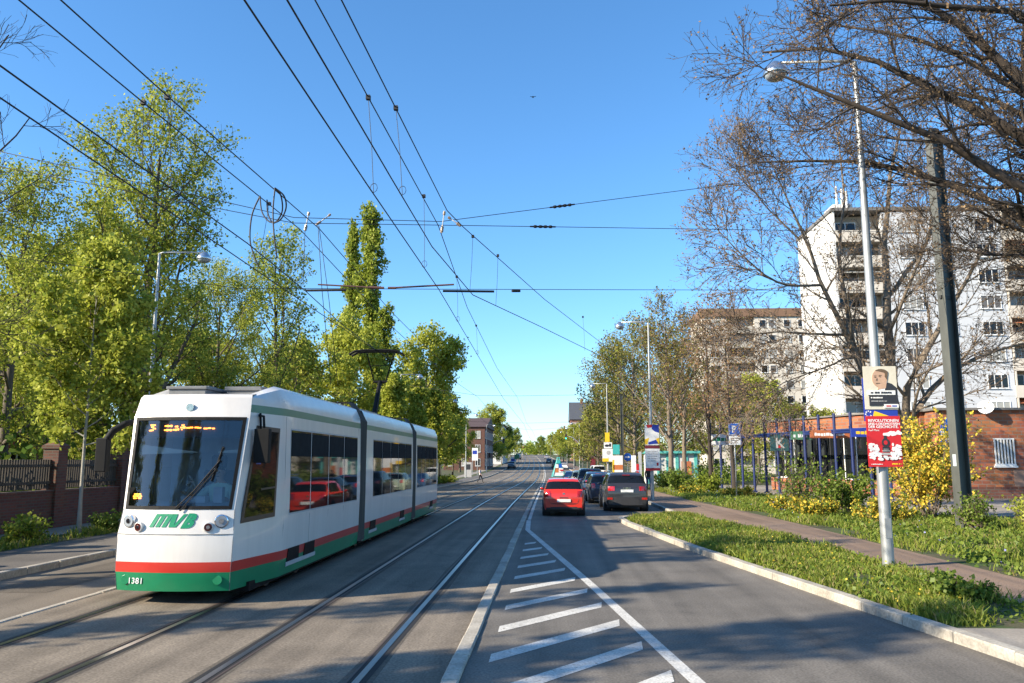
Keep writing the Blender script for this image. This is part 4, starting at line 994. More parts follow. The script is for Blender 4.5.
for i, (me, x, y, sc, lb) in enumerate(((ROUND, -14.6, 205, .88, 'round bright green tree behind the arched traffic light on the left'), (A3, -12.2, 222, .68, 'dark green tree beside the white house on the left'), (ROUND, -17.5, 158, .62, 'pale green tree behind the brick house on the left'), (A3, -13.0, 300, .75, 'dark green tree on the left far up the rise'), (A3, -12.5, 345, .8, 'dark tree on the left near the crest'), (SPRG, -11, 400, .8, 'green tree on the left at the crest'), (A3, -12.4, 255, .8, 'dark green tree on the left past the white house'), (A3, -9.5, 430, .95, 'farthest dark green tree left of the road crest'), (SPRG, -13, 500, 1.0, 'green tree beyond the road crest, left of the crest house'), (A3, 6, 520, .75, 'dark green tree beyond the road crest, right of the crest house'))):
    plant(me, 'street_tree', lb, x, y, i*1.9+.4, sc, 'distant street trees on the left')

for i, (me, x, y, sc, lb) in enumerate(((BUD3, 17, 112, 1.1, 'olive tree in the back row right of the turquoise kiosk'), (BUD3, 13, 128, 1.0, 'olive tree in the back row left of the turquoise kiosk'), (SPRG, 22, 122, 1.0, 'green tree in the back row below the beige block'), (BUD3, 26, 112, .9, 'olive tree in the back row at the left corner of the beige block'), (BUD3, 15, 150, 1.1, 'olive tree far back behind the right street trees'), (SPRG, 31, 104, .8, 'green tree in the back row against the white gable'))):
    plant(me, 'budding_tree', lb, x, y, i*1.4+.3, sc, 'back row of trees on the right')
# two big bare trees on the right, limbs laid out one by one
def bare(label, limbs, base, n2, n3, n4, l2, l3, l4, bud, seed, bark, budsize=.05, rmin=.006, up=.03, fork=None, n5=0, l5=.4, budmat=None):
    rng = np.random.default_rng(seed); t = thing('bare_tree', label, 'tree', base)
    K = 12; Ps = []; Rs = []; b = np.array(base)
    for pts, r0, r1 in limbs:
        p = np.array(pts, float) - b; d = np.r_[0, np.cumsum(np.linalg.norm(np.diff(p, axis=0), axis=1))]; u = np.linspace(0, d[-1], K)
        # smooth polyline
        q = np.stack([np.interp(u, d, p[:, k]) for k in range(3)], 1)
        for _ in range(2): q[1:-1] = (q[:-2] + 2*q[1:-1] + q[2:])/4
        L = d[-1]; q[1:] += np.cumsum(rng.normal(size=(K-1, 3))*L*.006, axis=0); Ps.append(q); Rs.append(np.linspace(r0, r1, K)**1)
    P1 = np.stack(Ps); R1 = np.stack(Rs)
    P2, R2 = grow(P1, R1, rng, n2, .18, 1., .68, .3, lambda t, s: l2*(1.25-.7*t), 8, .48, up, .10, .3)
    P3, R3 = grow(P2, R2, rng, n3, .15, 1., .62, .3, lambda t, s: l3*(1.2-.5*t), 6, .55, up, .12, .35)
    P4, R4 = grow(P3, R3, rng, n4, .15, 1., .6, .3, lambda t, s: l4*(1.2-.5*t), 5, .6, up, .14, .4)
    cl = [(tubes(P3, np.maximum(R3, rmin*1.6), 4), 0), (tubes(P4, np.maximum(R4, rmin), 3), 0)]; tips = P4
    if n5:
        P5, R5 = grow(P4, R4, rng, n5, .2, 1., .65, .35, lambda t, s: l5*(1.2-.5*t), 4, .6, up, .14, .5)
        cl.append((tubes(P5, np.maximum(R5, rmin*.8), 3), 0)); tips = P5
    if bud: cl.append((leaves(tips, rng, bud, budsize, .012, t0=.1), 1))
    V, Fq, Mi = combine([(tubes(P1, R1, 9), 0), (tubes(P2, np.maximum(R2, rmin*2), 6), 0)])
    link('trunk', np_mesh('trunk', V, Fq, [bark], smooth=True), t)
    V, Fq, Mi = combine(cl); link('crown', np_mesh('crown', V, Fq, [m_twigr if bark is not m_barkd else m_barkd, budmat or lf_bud], Mi), t)
    return t
def ray(u, v):                  # direction through a picture point of the reference view (used to survey limb points)
    f = Vector((-math.sin(yaw)*math.cos(pitch), math.cos(yaw)*math.cos(pitch), math.sin(pitch))); r = Vector((math.cos(yaw), math.sin(yaw), 0)); upv = r.cross(f)
    return f + r*(u-512)/800 - upv*(v-341.5)/800
def at(u, v, Y):
    d = ray(u, v); return tuple(Vector((0, 0, 2.1)) + d*(Y/d.y))
B = (16.7, 38.5, .1)
la = [([B, (16.6, 38.5, 2.2), at(884, 400, 38.5), at(886, 330, 38.6), at(884, 250, 38.8), at(893, 170, 39), at(899, 110, 39.2)], .34, .03),
      ([(16.6, 38.5, 2.0), at(876, 420, 38.3), at(858, 355, 38), at(832, 308, 37.5), at(808, 262, 37), at(792, 215, 36.5), at(772, 165, 36)], .21, .025),
      ([(16.6, 38.5, 3.0), at(866, 400, 38), at(846, 320, 38), at(838, 250, 38.3), at(848, 170, 38.6), at(842, 115, 38.8)], .14, .02),
      ([(16.7, 38.5, 2.4), at(898, 400, 38), at(920, 360, 37.5), at(946, 330, 37), at(975, 270, 36.5), at(1010, 215, 36)], .22, .03),
      ([(16.7, 38.5, 1.8), at(905, 415, 38), at(940, 372, 38.4), at(980, 350, 39), at(1040, 330, 40)], .19, .03),
      ([at(850, 335, 38), at(815, 335, 37), at(770, 332, 36), at(722, 338, 35)], .07, .012),
      ([at(820, 285, 37.2), at(785, 285, 36.4), at(750, 258, 35.8), at(715, 215, 35)], .07, .012),
      ([at(858, 355, 38), at(826, 372, 36.5), at(790, 385, 35.5), at(755, 410, 35)], .055, .01),
      ([at(885, 300, 38.6), at(920, 250, 40), at(950, 190, 41), at(985, 140, 42)], .12, .02),
      ([at(886, 340, 38.6), at(905, 290, 36.5), at(925, 230, 35.5), at(930, 170, 35)], .10, .02),
      ([at(800, 240, 36.8), at(770, 215, 36.5), at(742, 182, 36.2), at(728, 150, 36)], .05, .01)]
bare('big bare tree with thick limbs behind the yellow bush, before the white block', la, B, 13, 7, 5, 2.7, 1.25, .65, 2, 21, m_barkg, budsize=.075, rmin=.008, up=.02, n5=2, l5=.42)
B2 = (13.2, 14.5, .1)
def Q(u, v, Y): return at(u, v, Y)
lb_ = [([B2, (13.1, 14.5, 2.5), (12.9, 14.5, 5), (12.8, 14.6, 8), (12.4, 14.8, 12), (12.2, 15, 15)], .36, .05),
      ([(13.0, 14.5, 3.6), (10.8, 14.2, 5.6), Q(1024, 150, 14), Q(960, 100, 14), Q(900, 66, 14.2), Q(830, 58, 14.4), Q(768, 62, 14.6)], .16, .015),
      ([(13.0, 14.5, 3.2), (10.9, 13.2, 5.0), Q(1024, 188, 13), Q(950, 135, 13), Q(885, 112, 13), Q(825, 96, 13), Q(785, 80, 13)], .15, .015),
      ([(12.9, 14.5, 4.4), (10.6, 14.6, 7), Q(1010, 60, 14.5), Q(950, 10, 14.5), Q(890, -30, 14.5), Q(830, -60, 14.5)], .15, .02),
      ([(13.0, 14.5, 3.0), (10.8, 15.4, 4.8), Q(1024, 215, 15.5), Q(960, 185, 16), Q(900, 170, 16.4), Q(835, 168, 16.8), Q(770, 175, 17)], .12, .012),
      ([(12.9, 14.5, 4.0), (11.2, 13.0, 7.0), Q(1000, 20, 12.5), Q(930, 0, 12), Q(860, 20, 11.8), Q(800, 20, 11.8)], .12, .015),
      ([(12.9, 14.5, 5.0), (11, 15.5, 8.5), Q(970, 40, 16), Q(890, 5, 16.5), Q(815, 10, 17)], .11, .015),
      ([(13.0, 14.5, 3.2), (11.2, 16, 5), Q(1035, 240, 17), Q(985, 250, 18), Q(930, 235, 19)], .09, .012),
      ([(12.9, 14.6, 4.0), (12.2, 16.5, 6.5), Q(1010, 110, 18), Q(940, 75, 19), Q(870, 95, 20), Q(800, 120, 20.5)], .10, .012),
      ([(13, 14.5, 4), (14.5, 13.5, 7), (16, 13, 10), (17, 12.5, 12)], .15, .03), ([(13, 14.5, 4.5), (13.6, 16.5, 8), (14.2, 18.5, 11), (14.5, 19, 13)], .14, .03)]
bare('dark bare tree at the right picture edge reaching its twigs across the street lamp', [(p_, a_*1.2, b_*1.3) for p_, a_, b_ in lb_], B2, 18, 7, 5, 1.75, .8, .45, 2, 33, m_barkd, budsize=.038, rmin=.0042, up=.02, n5=3, l5=.28)
# bare tree at the far left edge
B3 = (-15.3, 15.5, .1)
lc = [([B3, (-15.2, 15.5, 3), (-14.9, 15.6, 6), (-14.6, 15.8, 9), (-14.5, 16, 11)], .18, .03),
      ([(-15.0, 15.5, 4.5), at(-40, 190, 16), at(0, 150, 16.3), at(25, 118, 16.6)], .06, .012), ([(-14.9, 15.5, 5.5), at(-50, 110, 15.6), at(-20, 70, 15.7), at(8, 35, 15.8)], .06, .012),
      ([(-15.1, 15.5, 3.5), at(-40, 235, 16), at(5, 195, 16.4), at(40, 172, 17)], .05, .01), ([(-14.9, 15.6, 6), at(-60, 40, 15.8), at(-25, 0, 16)], .06, .012),
      ([(-15.2, 15.5, 2.6), at(-40, 300, 16.5), at(-5, 345, 17.2), at(18, 330, 17.6)], .04, .008)]
bare('leafless tree at the left picture edge with thin dark twigs', lc, B3, 8, 5, 4, 1.25, .65, .38, 0, 44, m_barkd, rmin=.004)

# bushes
def bush(name, label, x, y, w, h, leaf, n, ls, seed, group=None, stems=26, z=None, cat='bush', leaf2=None, n2=0, arch=.5, up=.3):
    rng = np.random.default_rng(seed); P0 = np.zeros((stems, 2, 3)); P0[:, :, :2] = (rng.random((stems, 1, 2))-.5)*w*.35; P0[:, 0, 2] = -.1; P0[:, 1, 2] = .05
    R0 = np.full((stems, 2), .014)
    P1, R1 = grow(P0, R0, rng, 1, .9, .95, arch, .35, lambda t, s: h*(.85+.2*rng.random(len(t))), 7, 1., .06, .09, .4)
    P1[:, :, :2] *= 1.0; P2, R2 = grow(P1, R1, rng, 7, .15, 1., .6, .3, lambda t, s: h*.34, 5, .6, .04, .12)
    t = thing(name, label, cat, (x, y, gz(y)+.1 if z is None else z), 0, group)
    V, Fq, Mi = combine([(tubes(P1, R1, 5), 0), (tubes(P2, np.maximum(R2, .004), 3), 0)]); link('stem', np_mesh('stem', V, Fq, [m_twigr], Mi), t)
    c = [(leaves(P2, rng, max(1, n//len(P2)), ls, ls*.5), 0)]
    if leaf2: c.append((leaves(P2, rng, max(1, n2//len(P2)), ls, ls*.5), 1))
    V, Fq, Mi = combine(c); link('foliage', np_mesh('foliage', V, Fq, [leaf, leaf2 or leaf], Mi), t)
    return t
bush('forsythia_bush', 'tall yellow flowering forsythia behind the near sign pole', 13.25, 29.3, 1.7, 2.95, lf_yellow, 10500, .08, 1, stems=40, leaf2=lf_bush, n2=3600, arch=.36)
bush('forsythia_bush', 'low yellow flowering shrub at the left foot of the tall forsythia', 11.0, 27.6, 2.6, .75, lf_yellow, 2200, .07, 2, 'low yellow shrubs on the right verge', leaf2=lf_bush, n2=1800, arch=.9)
bush('forsythia_bush', 'low yellow shrub strip beside the footpath left of the near sign pole', 9.5, 29.5, 2.4, .62, lf_yellow, 1700, .07, 3, 'low yellow shrubs on the right verge', leaf2=lf_bush, n2=1700, arch=.95)
bush('forsythia_bush', 'low yellow flowering shrub patch in front of the loose green bush', 9.2, 32.5, 2.4, .6, lf_yellow, 1600, .07, 4, 'low yellow shrubs on the right verge', leaf2=lf_bush, n2=1800, arch=.95)
bush('forsythia_bush', 'small yellow shrub at the foot of the parking sign', 10.6, 46.5, 2.4, .6, lf_yellow, 1500, .09, 5, 'low yellow shrubs on the right verge', leaf2=lf_bush, n2=900, arch=.95)
bush('forsythia_bush', 'small yellow shrub below the rust-brown forked tree', 8.6, 50.0, 2.2, .55, lf_yellow, 900, .09, 6, 'low yellow shrubs on the right verge', leaf2=lf_bush, n2=1500, arch=.95)
GB = 'green shrubs on the right verge'
bush('green_bush', 'round green bush in front of the blue posts', 11.2, 31.6, 1.7, 1.35, lf_bush, 5200, .085, 7, GB, arch=.6)
bush('green_bush', 'loose upright green bush with bare stems in front of the blue posts', 10.0, 33.4, 1.4, 1.75, lf_bush, 1700, .08, 8, GB, arch=.4)
bush('green_bush', 'small green bush at the right picture edge beyond the dark mast', 13.6, 23.6, 1.1, .9, lf_spring, 1500, .07, 9, GB)
bush('green_bush', 'weeds growing round the foot of the dark mast', 12.3, 24.2, 1.0, .85, lf_bush, 1500, .07, 10, GB)
bush('green_bush', 'green shrub behind the poster lamp beside the footpath', 8.6, 55, 2.4, 1.2, lf_bush, 3200, .11, 11, GB, arch=.7)
bush('green_bush', 'broad green shrub between the poster lamp and the forked tree', 10.0, 52, 2.6, 1.0, lf_green, 3000, .11, 12, GB, arch=.8)
bush('green_bush', 'low green shrub left of the forked tree trunk', 8.9, 63, 2.4, 1.3, lf_bush, 2600, .12, 13, GB, arch=.7)
bush('white_blossom_bush', 'white blossoming bush below the white gable', 27.5, 72, 4.5, 4.2, lf_white, 2600, .16, 14, leaf2=lf_green, n2=3400, stems=34, cat='bush')
bush('green_bush', 'leafy weeds at the near end of the right verge', 5.9, 12.4, 1.2, .30, lf_bush, 2600, .06, 15, GB, arch=1.0, z=.1)
bush('green_bush', 'weed clump on the left verge beside the young tree', -12.6, 22.8, 1.0, .5, lf_bush, 1600, .08, 16, 'weeds on the left verge', arch=.8)
bush('green_bush', 'weed clump on the left verge beside the tram front', -12.5, 24.8, 1.2, .6, lf_bush, 1700, .08, 17, 'weeds on the left verge', arch=.8)
bush('green_bush', 'dark weed clump on the left verge at the picture edge', -12.7, 19.3, 1.3, .55, lf_green, 1900, .08, 18, 'weeds on the left verge', arch=.8)
for i, y in enumerate((72, 77, 83, 89)):
    bush('clipped_shrub', ('nearest', 'second', 'third', 'last')[i] + ' low green shrub along the left verge past the tram rear', -11.2, y, 2.0, .7, lf_green, 1300, .14, 30+i, 'low shrubs on the left verge', arch=.9)

# grass on the verges
def grass(name, area, n, h, seed, mats, dens=None, w=.012):
    rng = np.random.default_rng(seed); x, y = area(rng, n); k = len(x)
    cl = np.sin(x*2.1+1.3*np.sin(y*1.1))*np.sin(y*1.7+x)*.5+.5
    hh = h*(.25+1.0*rng.random(k)**1.6)*(.40+1.0*cl); a = rng.random(k)*6.28; lean = rng.normal(size=(k, 2))*.45*hh[:, None]
    z = np.interp(y, _gy, _gz)+.10; b = np.stack([x, y, z-.01], 1); d = np.stack([np.cos(a), np.sin(a), 0*a], 1)*(w*(1+y/30))[:, None]
    mid = b + np.stack([lean[:, 0]*.4, lean[:, 1]*.4, hh*.6], 1); tip = b + np.stack([lean[:, 0], lean[:, 1], hh], 1)
    V = np.stack([b-d, b+d, mid+d*.8, mid-d*.8, tip+d*.15, tip-d*.15], 1).reshape(-1, 3); o = np.arange(k)[:, None]*6
    Fq = np.concatenate([o+np.array([[0, 1, 2, 3]]), o+np.array([[3, 2, 4, 5]])]); mi = (rng.random(k) < .13).astype(int)
    tag(link(name, np_mesh(name, V, Fq, mats, np.concatenate([mi, mi]))), kind='stuff')
krn = lambda y: np.interp(y, [8, 8.9, 12.7, 19.6, 27, 28.9, 30.5, 31.4], [5.05, 4.87, 4.31, 3.31, 2.5, 2.45, 3.9, 4.85]) + .24
pln = lambda y: np.interp(y, [8, 12, 16, 22, 27, 31], [6.45, 6.62, 6.75, 6.35, 5.7, 5.02]) - .08
prn = lambda y: np.interp(y, [-10, 14, 27, 34, 41, 60, 120], [8.1, 8.05, 7.95, 7.7, 7.2, 7.4, 8])
def near_verge(rng, n):
    y = 10.4 + (30.8-10.4)*rng.random(n); a, b = krn(y), pln(y); x = a + (b-a)*rng.random(n)
    bald = np.sin(x*3.1+y*.7)+np.sin(y*1.3-x*2)+rng.normal(size=n)*.5 + np.clip((14-y)*.5, 0, 2)
    k = (b > a) & (bald < .80); return x[k], y[k]
def far_verge(rng, n):
    y = 7 + 57*rng.random(n)**1.2; a = prn(y)+.06; b = np.interp(y, [7, 14, 28, 34, 64], [14, 16, 16, 13, 12.5]); x = a+(b-a)*rng.random(n)
    bald = np.sin(x*2.1+y*.9)+np.sin(y*.8-x*1.4)+rng.normal(size=n)*.5+np.where(x-a < .5, .8, 0); k = bald < .95; return x[k], y[k]
def left_verge(rng, n):
    y = 12+70*rng.random(n)**1.5; x = -13.25+1.1*rng.random(n); bald = np.sin(x*2+y*1.3)+rng.normal(size=n)*.5; k = bald < .5; return x[k], y[k]
grass('grass', near_verge, 74000, .145, 1, [gr_mat, gr_dry], w=.008)
grass('grass', far_verge, 95000, .19, 2, [gr_mat, gr_dry], w=.009)
grass('grass', left_verge, 26000, .22, 3, [gr_mat, gr_dry], w=.012)
# small flowers and ground cover between the blades
rng = np.random.default_rng(8); x, y = near_verge(rng, 380); V, Fq = leafquads(np.stack([x, y, .1+.1+.07*rng.random(len(x))], 1), rng, .035)
tag(link('flowers', np_mesh('flowers', V, Fq, [lf_yellow])), kind='stuff')
x, y = far_verge(rng, 420); V, Fq = leafquads(np.stack([x, y, .1+.13+.08*rng.random(len(x))], 1), rng, .05); m_violet = mk_leaf('violet_flower', (.16, .17, .42), (.34, .34, .62), .2)
tag(link('flowers', np_mesh('flowers', V, Fq, [m_violet])), kind='stuff')
rng = np.random.default_rng(9); c = []
for _ in range(560):
    y0 = 10.6+20*rng.random(); a, b = krn(y0), pln(y0)
    if b-a < .2: continue
    c.append(np.array([a+(b-a)*rng.random(), y0, .13]) + rng.normal(size=(26, 3))*np.array([.09, .09, .04]))
V, Fq = leafquads(np.concatenate(c), rng, .055); tag(link('ground_cover_leaves', np_mesh('ground_cover_leaves', V, Fq, [lf_bush])), kind='stuff')
c = []
for _ in range(1050):
    y0 = 8+41*rng.random()**1.2; a = prn(y0)+.3; b = np.interp(y0, [14, 28, 34, 64], [15, 15, 13, 12.5])
    c.append(np.array([a+(b-a)*rng.random(), y0, .16]) + rng.normal(size=(24, 3))*np.array([.14, .14, .07]))
V, Fq = leafquads(np.concatenate(c), rng, .085); tag(link('ground_cover_leaves', np_mesh('ground_cover_leaves', V, Fq, [lf_bush])), kind='stuff')
# ------------------------------------------------------------------ catenary
m_wire = mk('wire_black', (.012, .012, .013), rough=.6, var=0)
m_rod = mk('insulated_rod', (.10, .045, .035), rough=.5, var=.1)
m_porc = mk('insulator', (.36, .27, .19), rough=.3, var=.1)
def wire(name, label, pts, r=.011, cat='overhead wire', group=None, mat=None, sag=0, n=6):
    p = [Vector(q) for q in pts]
    if sag and len(p) == 2:
        a, b = p; p = [a.lerp(b, t/12) - Vector((0, 0, sag*4*(t/12)*(1-t/12))) for t in range(13)]
    m = MB(); m.tube(p, r, n); o = m.build(name, mat or m_wire, None, smooth=True); return tag(o, label, cat, group)
WG = 'overhead wires along the tracks'
YS = 16.5                                        # the span that carries the wires near the tram
wire('contact_wire', 'contact wire over the right track, lower wire that runs straight to the far end', [(-2.42, -12, 5.72), (-2.38, 10, 5.7), (-2.33, YS, 5.7), (-2.67, 46, 5.68), (-2.4, 75, 5.5), (-2.8, 110, 5.3), (-2.6+cx(160), 160, 5.6), (-2.8+cx(230), 230, 6.6), (-2.6+cx(300), 300, 8.2)], .0095, group=WG)
wire('contact_wire', 'lower wire that swings off to the right above the red car', [(-2.25, -12, 5.8), (-2.06, 10, 5.78), (-2.02, 13.4, 5.78), (-1.72, 17.7, 5.82), (-.23, 22.6, 5.9), (2.6, 32, 6.0), (5.9, 43, 6.1)], .0095, group=WG)
wire('messenger_wire', 'upper carrying wire over the right track running to the far end', [(-2.6, -12, 7.3), (-2.55, 8, 7.12), (-2.36, YS, 7.1), (-2.50, 24, 6.75), (-2.5, 38, 6.5), (-2.5, 62, 7.0), (-2.6, 90, 6.3), (-2.6, 120, 6.6), (-2.6+cx(180), 180, 6.7), (-2.6+cx(260), 260, 8.6)], .0095, group=WG)
wire('messenger_wire', 'upper carrying wire that swings off to the right beside the mast top', [(-2.4, -12, 7.3), (-2.26, 8, 7.12), (-2.04, 15.5, 7.1), (-1.83, 16.7, 7.1), (-.14, 24.8, 7.15), (3.3, 38.8, 7.2), (5.9, 48, 7.3)], .0095, group=WG)
wire('messenger_wire', 'upper carrying wire over the left track crossing at the cable loops', [(-5.9, -12, 7.25), (-5.69, 7.7, 7.02), (-5.58, 10.2, 7.0), (-5.36, YS, 7.05), (-5.5, 27, 6.75), (-5.6, 44, 6.7), (-5.55, 62, 7.0), (-5.6, 90, 6.4), (-5.6, 120, 6.6)], .0095, group=WG)
wire('messenger_wire', 'topmost carrying wire on the left that ends at the span insulators', [(-5.5, -12, 7.25), (-5.24, 7.7, 7.02), (-5.15, 10.1, 7.0), (-4.93, YS, 7.05), (-4.9, 24, 6.7), (-4.95, 36, 6.6)], .0095, group=WG)
wire('contact_wire', 'contact wire over the left track, upper of the two low ones', [(-5.2, -12, 5.75), (-5.06, 6.7, 5.72), (-5.03, 12.8, 5.7), (-5.2, YS, 5.7), (-5.55, 21, 5.72), (-5.7, 25.7, 5.72)], .0095, group=WG)
wire('contact_wire', 'contact wire over the left track that the pantograph touches', [(-5.55, -12, 5.75), (-5.51, 7.4, 5.72), (-5.55, 13.2, 5.7), (-5.62, 17.5, 5.7), (-5.7, 25.7, 5.7), (-5.5, 46, 5.68), (-5.7, 75, 5.5), (-5.5, 110, 5.3), (-5.6+cx(160), 160, 5.6)], .0095, group=WG)
DG = 'droppers between carrying and contact wires'
def dropper(lbl, x0, y, z0, x1, z1, ring=True):
    m = MB(); m.tube([(x0, y, z0), ((x0+x1)/2+.01, y, (z0+z1)/2), (x1, y, z1)], .0045, 5); 
    if ring: m.tube([(x1 + .05*math.cos(t)-.0, y+.05*math.sin(t)*.3, z1+.07+.07*math.sin(t)) for t in np.linspace(0, 2*PI, 11)], .0045, 4)
    m.box(x0-.03, x0+.03, y-.03, y+.03, z0-.03, z0+.03); tag(m.build('dropper', m_wire), lbl, 'dropper', DG)
dropper('nearest dropper over the right track, left one of the upper pair', -2.49, 10.4, 7.1, -2.38, 5.72)
dropper('nearest dropper over the right track, right one of the upper pair', -2.17, 10.75, 7.1, -2.05, 5.8)
dropper('dropper high at the left between the topmost wires and the tree crown', -5.17, 10.05, 7.0, -5.03, 5.72)
dropper('short dropper on the outer left carrying wire in front of the tree top', -5.58, 10.2, 7.0, -5.53, 5.72, False)
dropper('dropper over the right track just before the cross span', -2.37, 14.6, 7.1, -2.34, 5.7)
dropper('dropper right of the span insulator over the right track', -1.70, 17.4, 7.1, -1.76, 5.82, False)
dropper('dropper second right of the span insulator on the diverging wires', -1.25, 19.2, 7.12, -1.30, 5.85, False)
dropper('dropper in the middle of the wires that swing right', 1.2, 28.0, 7.15, 1.25, 5.95, False)
dropper('last dropper on the wires that swing right, near the treetops', 3.4, 36.0, 7.2, 3.6, 6.03, False)
dropper('dropper beyond the registration arms over the right track', -2.42, 20.5, 6.9, -2.38, 5.7)
dropper('dropper far over the right track below the registration arms', -2.5, 27, 6.7, -2.45, 5.7)
dropper('dropper over the left track behind the cable loops', -5.4, 14.7, 7.03, -5.58, 5.7, False)
for i, (x, y) in enumerate(((-5.5, 31), (-5.5, 38))):
    dropper(('dropper over the left track above the tram rear', 'dropper over the left track past the tram rear')[i], x, y, 6.72, x, 5.7, False)
# cable loops between the wires of the left track
def loop(lbl, pts, r=.014):
    q = []
    p = [Vector(a) for a in pts]
    for i in range(len(p)-1):
        a, b, c, d = p[max(i-1, 0)], p[i], p[i+1], p[min(i+2, len(p)-1)]
        for t in np.linspace(0, 1, 8)[:-1]: q.append(.5*((2*b) + (c-a)*t + (2*a-5*b+4*c-d)*t*t + (-a+3*b-3*c+d)*t**3))
    q.append(p[-1]); wire('jumper_cable', lbl, q, r, 'cable', 'cable loops on the left track wires')
loop('outer cable loop hanging from the left carrying wire in a long arc', [at(260, 196, 14.1), at(252, 215, 14.1), at(250, 240, 14.05), at(255, 258, 14.0), at(259, 267, 14.0)])
loop('round cable loop hanging between the two left carrying wires', [at(260, 196, 14.1), at(262, 212, 14.0), at(270, 222, 13.7), at(280, 220, 13.4), at(286, 208, 13.2), at(284, 196, 13.1), at(275, 188, 13.05)])
loop('second round cable loop, inside the first one', [at(267, 200, 14.2), at(268, 214, 14), at(274, 223, 13.8), at(282, 212, 13.5), at(281, 196, 13.3), at(275, 188, 13.05)])
loop('straight cable hanging from the cable loops to the contact wire', [at(275, 188, 13.05), at(273, 210, 13.0), at(274, 235, 12.9), at(277, 258, 12.9)])
# cross spans with insulators
SG = 'cross span wires'
def ins(parent, a, b, mat=m_porc, r=.035):
    m = MB(); a = Vector(a); b = Vector(b); m.tube([a, a.lerp(b, .5), b], [r*.7, r, r*.7], 8)
    for t in (.2, .4, .6, .8): m.tube([a.lerp(b, t-.04), a.lerp(b, t+.04)], r*1.45, 8)
    m.build('insulator', mat, parent)
PT = (12.3, 24.8, 11.6)
w = wire('span_wire', 'upper cross wire rising to the top of the dark mast at the right', [(-13.4, 13.0, 8.4), (-5.4, YS-.3, 7.22), (-2.3, YS, 7.18), PT], .0075, 'overhead wire', SG); ins(w, Vector((-2.3, YS, 7.18)).lerp(Vector(PT), .16), Vector((-2.3, YS, 7.18)).lerp(Vector(PT), .20), m_wire, .025)
w = wire('span_wire', 'level cross wire just below the rising one', [(-13.4, 13.0, 8.0), (-5.4, YS-.3, 7.10), (-2.3, YS, 7.10), (12.2, 24.8, 9.15)], .0075, 'overhead wire', SG); ins(w, Vector((-2.3, YS, 7.10)).lerp(Vector((12.2, 24.8, 9.15)), .13), Vector((-2.3, YS, 7.1)).lerp(Vector((12.2, 24.8, 9.15)), .17), m_wire, .025)
w = wire('span_wire', 'lowest near cross wire at contact wire height carrying the registration rods', [(-13.4, 13.0, 6.2), (-6.6, YS-.2, 5.72), (-2.3, YS+.1, 5.72), (12.2, 24.8, 7.3)], .007, 'overhead wire', SG)
m = MB(); m.tube([at(443, 291, YS), at(494, 291.5, YS+.4)], .025, 8); m.tube([at(512, 291, YS+.5), at(520, 291, YS+.6)], .03, 6); m.build('insulating_rod', m_wire, w)
m = MB(); m.tube([at(306, 290.5, YS), at(346, 290, YS)], .025, 8); m.build('insulating_rod', m_wire, w)
m = MB(); m.tube([at(389, 288, YS), at(454, 284.5, YS)], .019, 8); m.tube([at(388, 288, YS), at(396, 288, YS)], .028, 8); m.build('registration_arm', m_rod, w)
m = MB(); m.tube([at(318, 284.5, YS), at(383, 288, YS)], .017, 8); m.tube([at(370, 287.3, YS), at(384, 288, YS)], .028, 8); m.build('registration_arm', m_rod, w)
HG = 'insulated hangers on the cross span'
for lb2, a, b in (('hanger with insulator over the right track at the cross wire crossing', at(444.5, 211, YS), at(441.5, 233, YS)), ('short slanted hanger right of the crossing', at(448, 217, YS), at(461, 226, YS)),
                ('upright hanger with insulator on the left carrying wire', at(309, 212, YS-.2), at(305, 231, YS-.2)), ('slanted hanger with insulator right of the upright left one', at(331, 214, YS-.2), at(316, 225, YS-.2))):
    h = wire('span_hanger', lb2, [a, b], .012, 'hanger', HG, m_lgrey); va, vb = Vector(a), Vector(b); ins(h, va.lerp(vb, .66), vb, m_porc, .026); ins(h, va, va.lerp(vb, .2), m_porc, .022)
wire('span_wire', 'thin guy wire from the left hanger down behind the tram roof, left one', [at(318, 226, YS), at(322, 290, 17), at(331, 385, 18)], .007, 'overhead wire', SG)
wire('span_wire', 'thin guy wire from the left hanger down behind the tram roof, right one', [at(319, 226, YS), at(329, 300, 17.2), at(338, 385, 18.4)], .007, 'overhead wire', SG)
wire('span_wire', 'thin hanger line under the left upright insulator', [at(305, 231, YS-.2), at(303, 285, YS-.1)], .006, 'overhead wire', SG)
wire('span_wire', 'distant cross wire above the red car rising to the right treetops', [(-12.6, 62, 8.2), (-5.6, 62, 7.15), (-2.5, 62, 7.1), (7.5, 84, 9.0)], .012, 'overhead wire', SG)
wire('span_wire', 'farther level cross wire above the road end', [(-12.6, 90, 6.6), (-2.5, 90, 6.3), (6.3, 92, 6.6)], .012, 'overhead wire', SG)
w = wire('span_wire', 'farthest cross wire with a dark rod left of the road end', [(-12.6, 118, 7.6), (-2.5, 118, 6.6), (7, 120, 7.4)], .012, 'overhead wire', SG)
m = MB(); m.tube([at(487, 408, 118), at(503, 411.5, 118)], .06, 6); m.build('insulating_rod', m_wire, w)
b = MB(); b.sphere((0, 0, 0), .10, 10, 6, sx=.7, sy=1.6, sz=.7); b.add([(.05, -.05, .02), (.05, .1, .02), (.28, .12, .10), (.26, .04, .10)], [(0, 1, 2, 3)]); b.add([(-.05, -.05, .02), (-.05, .1, .02), (-.28, .12, .09), (-.26, .04, .09)], [(0, 1, 2, 3)])
tag(b.build('bird', m_black, None, loc=at(533, 97, 70)), 'small dark bird flying high in the blue sky', 'bird')

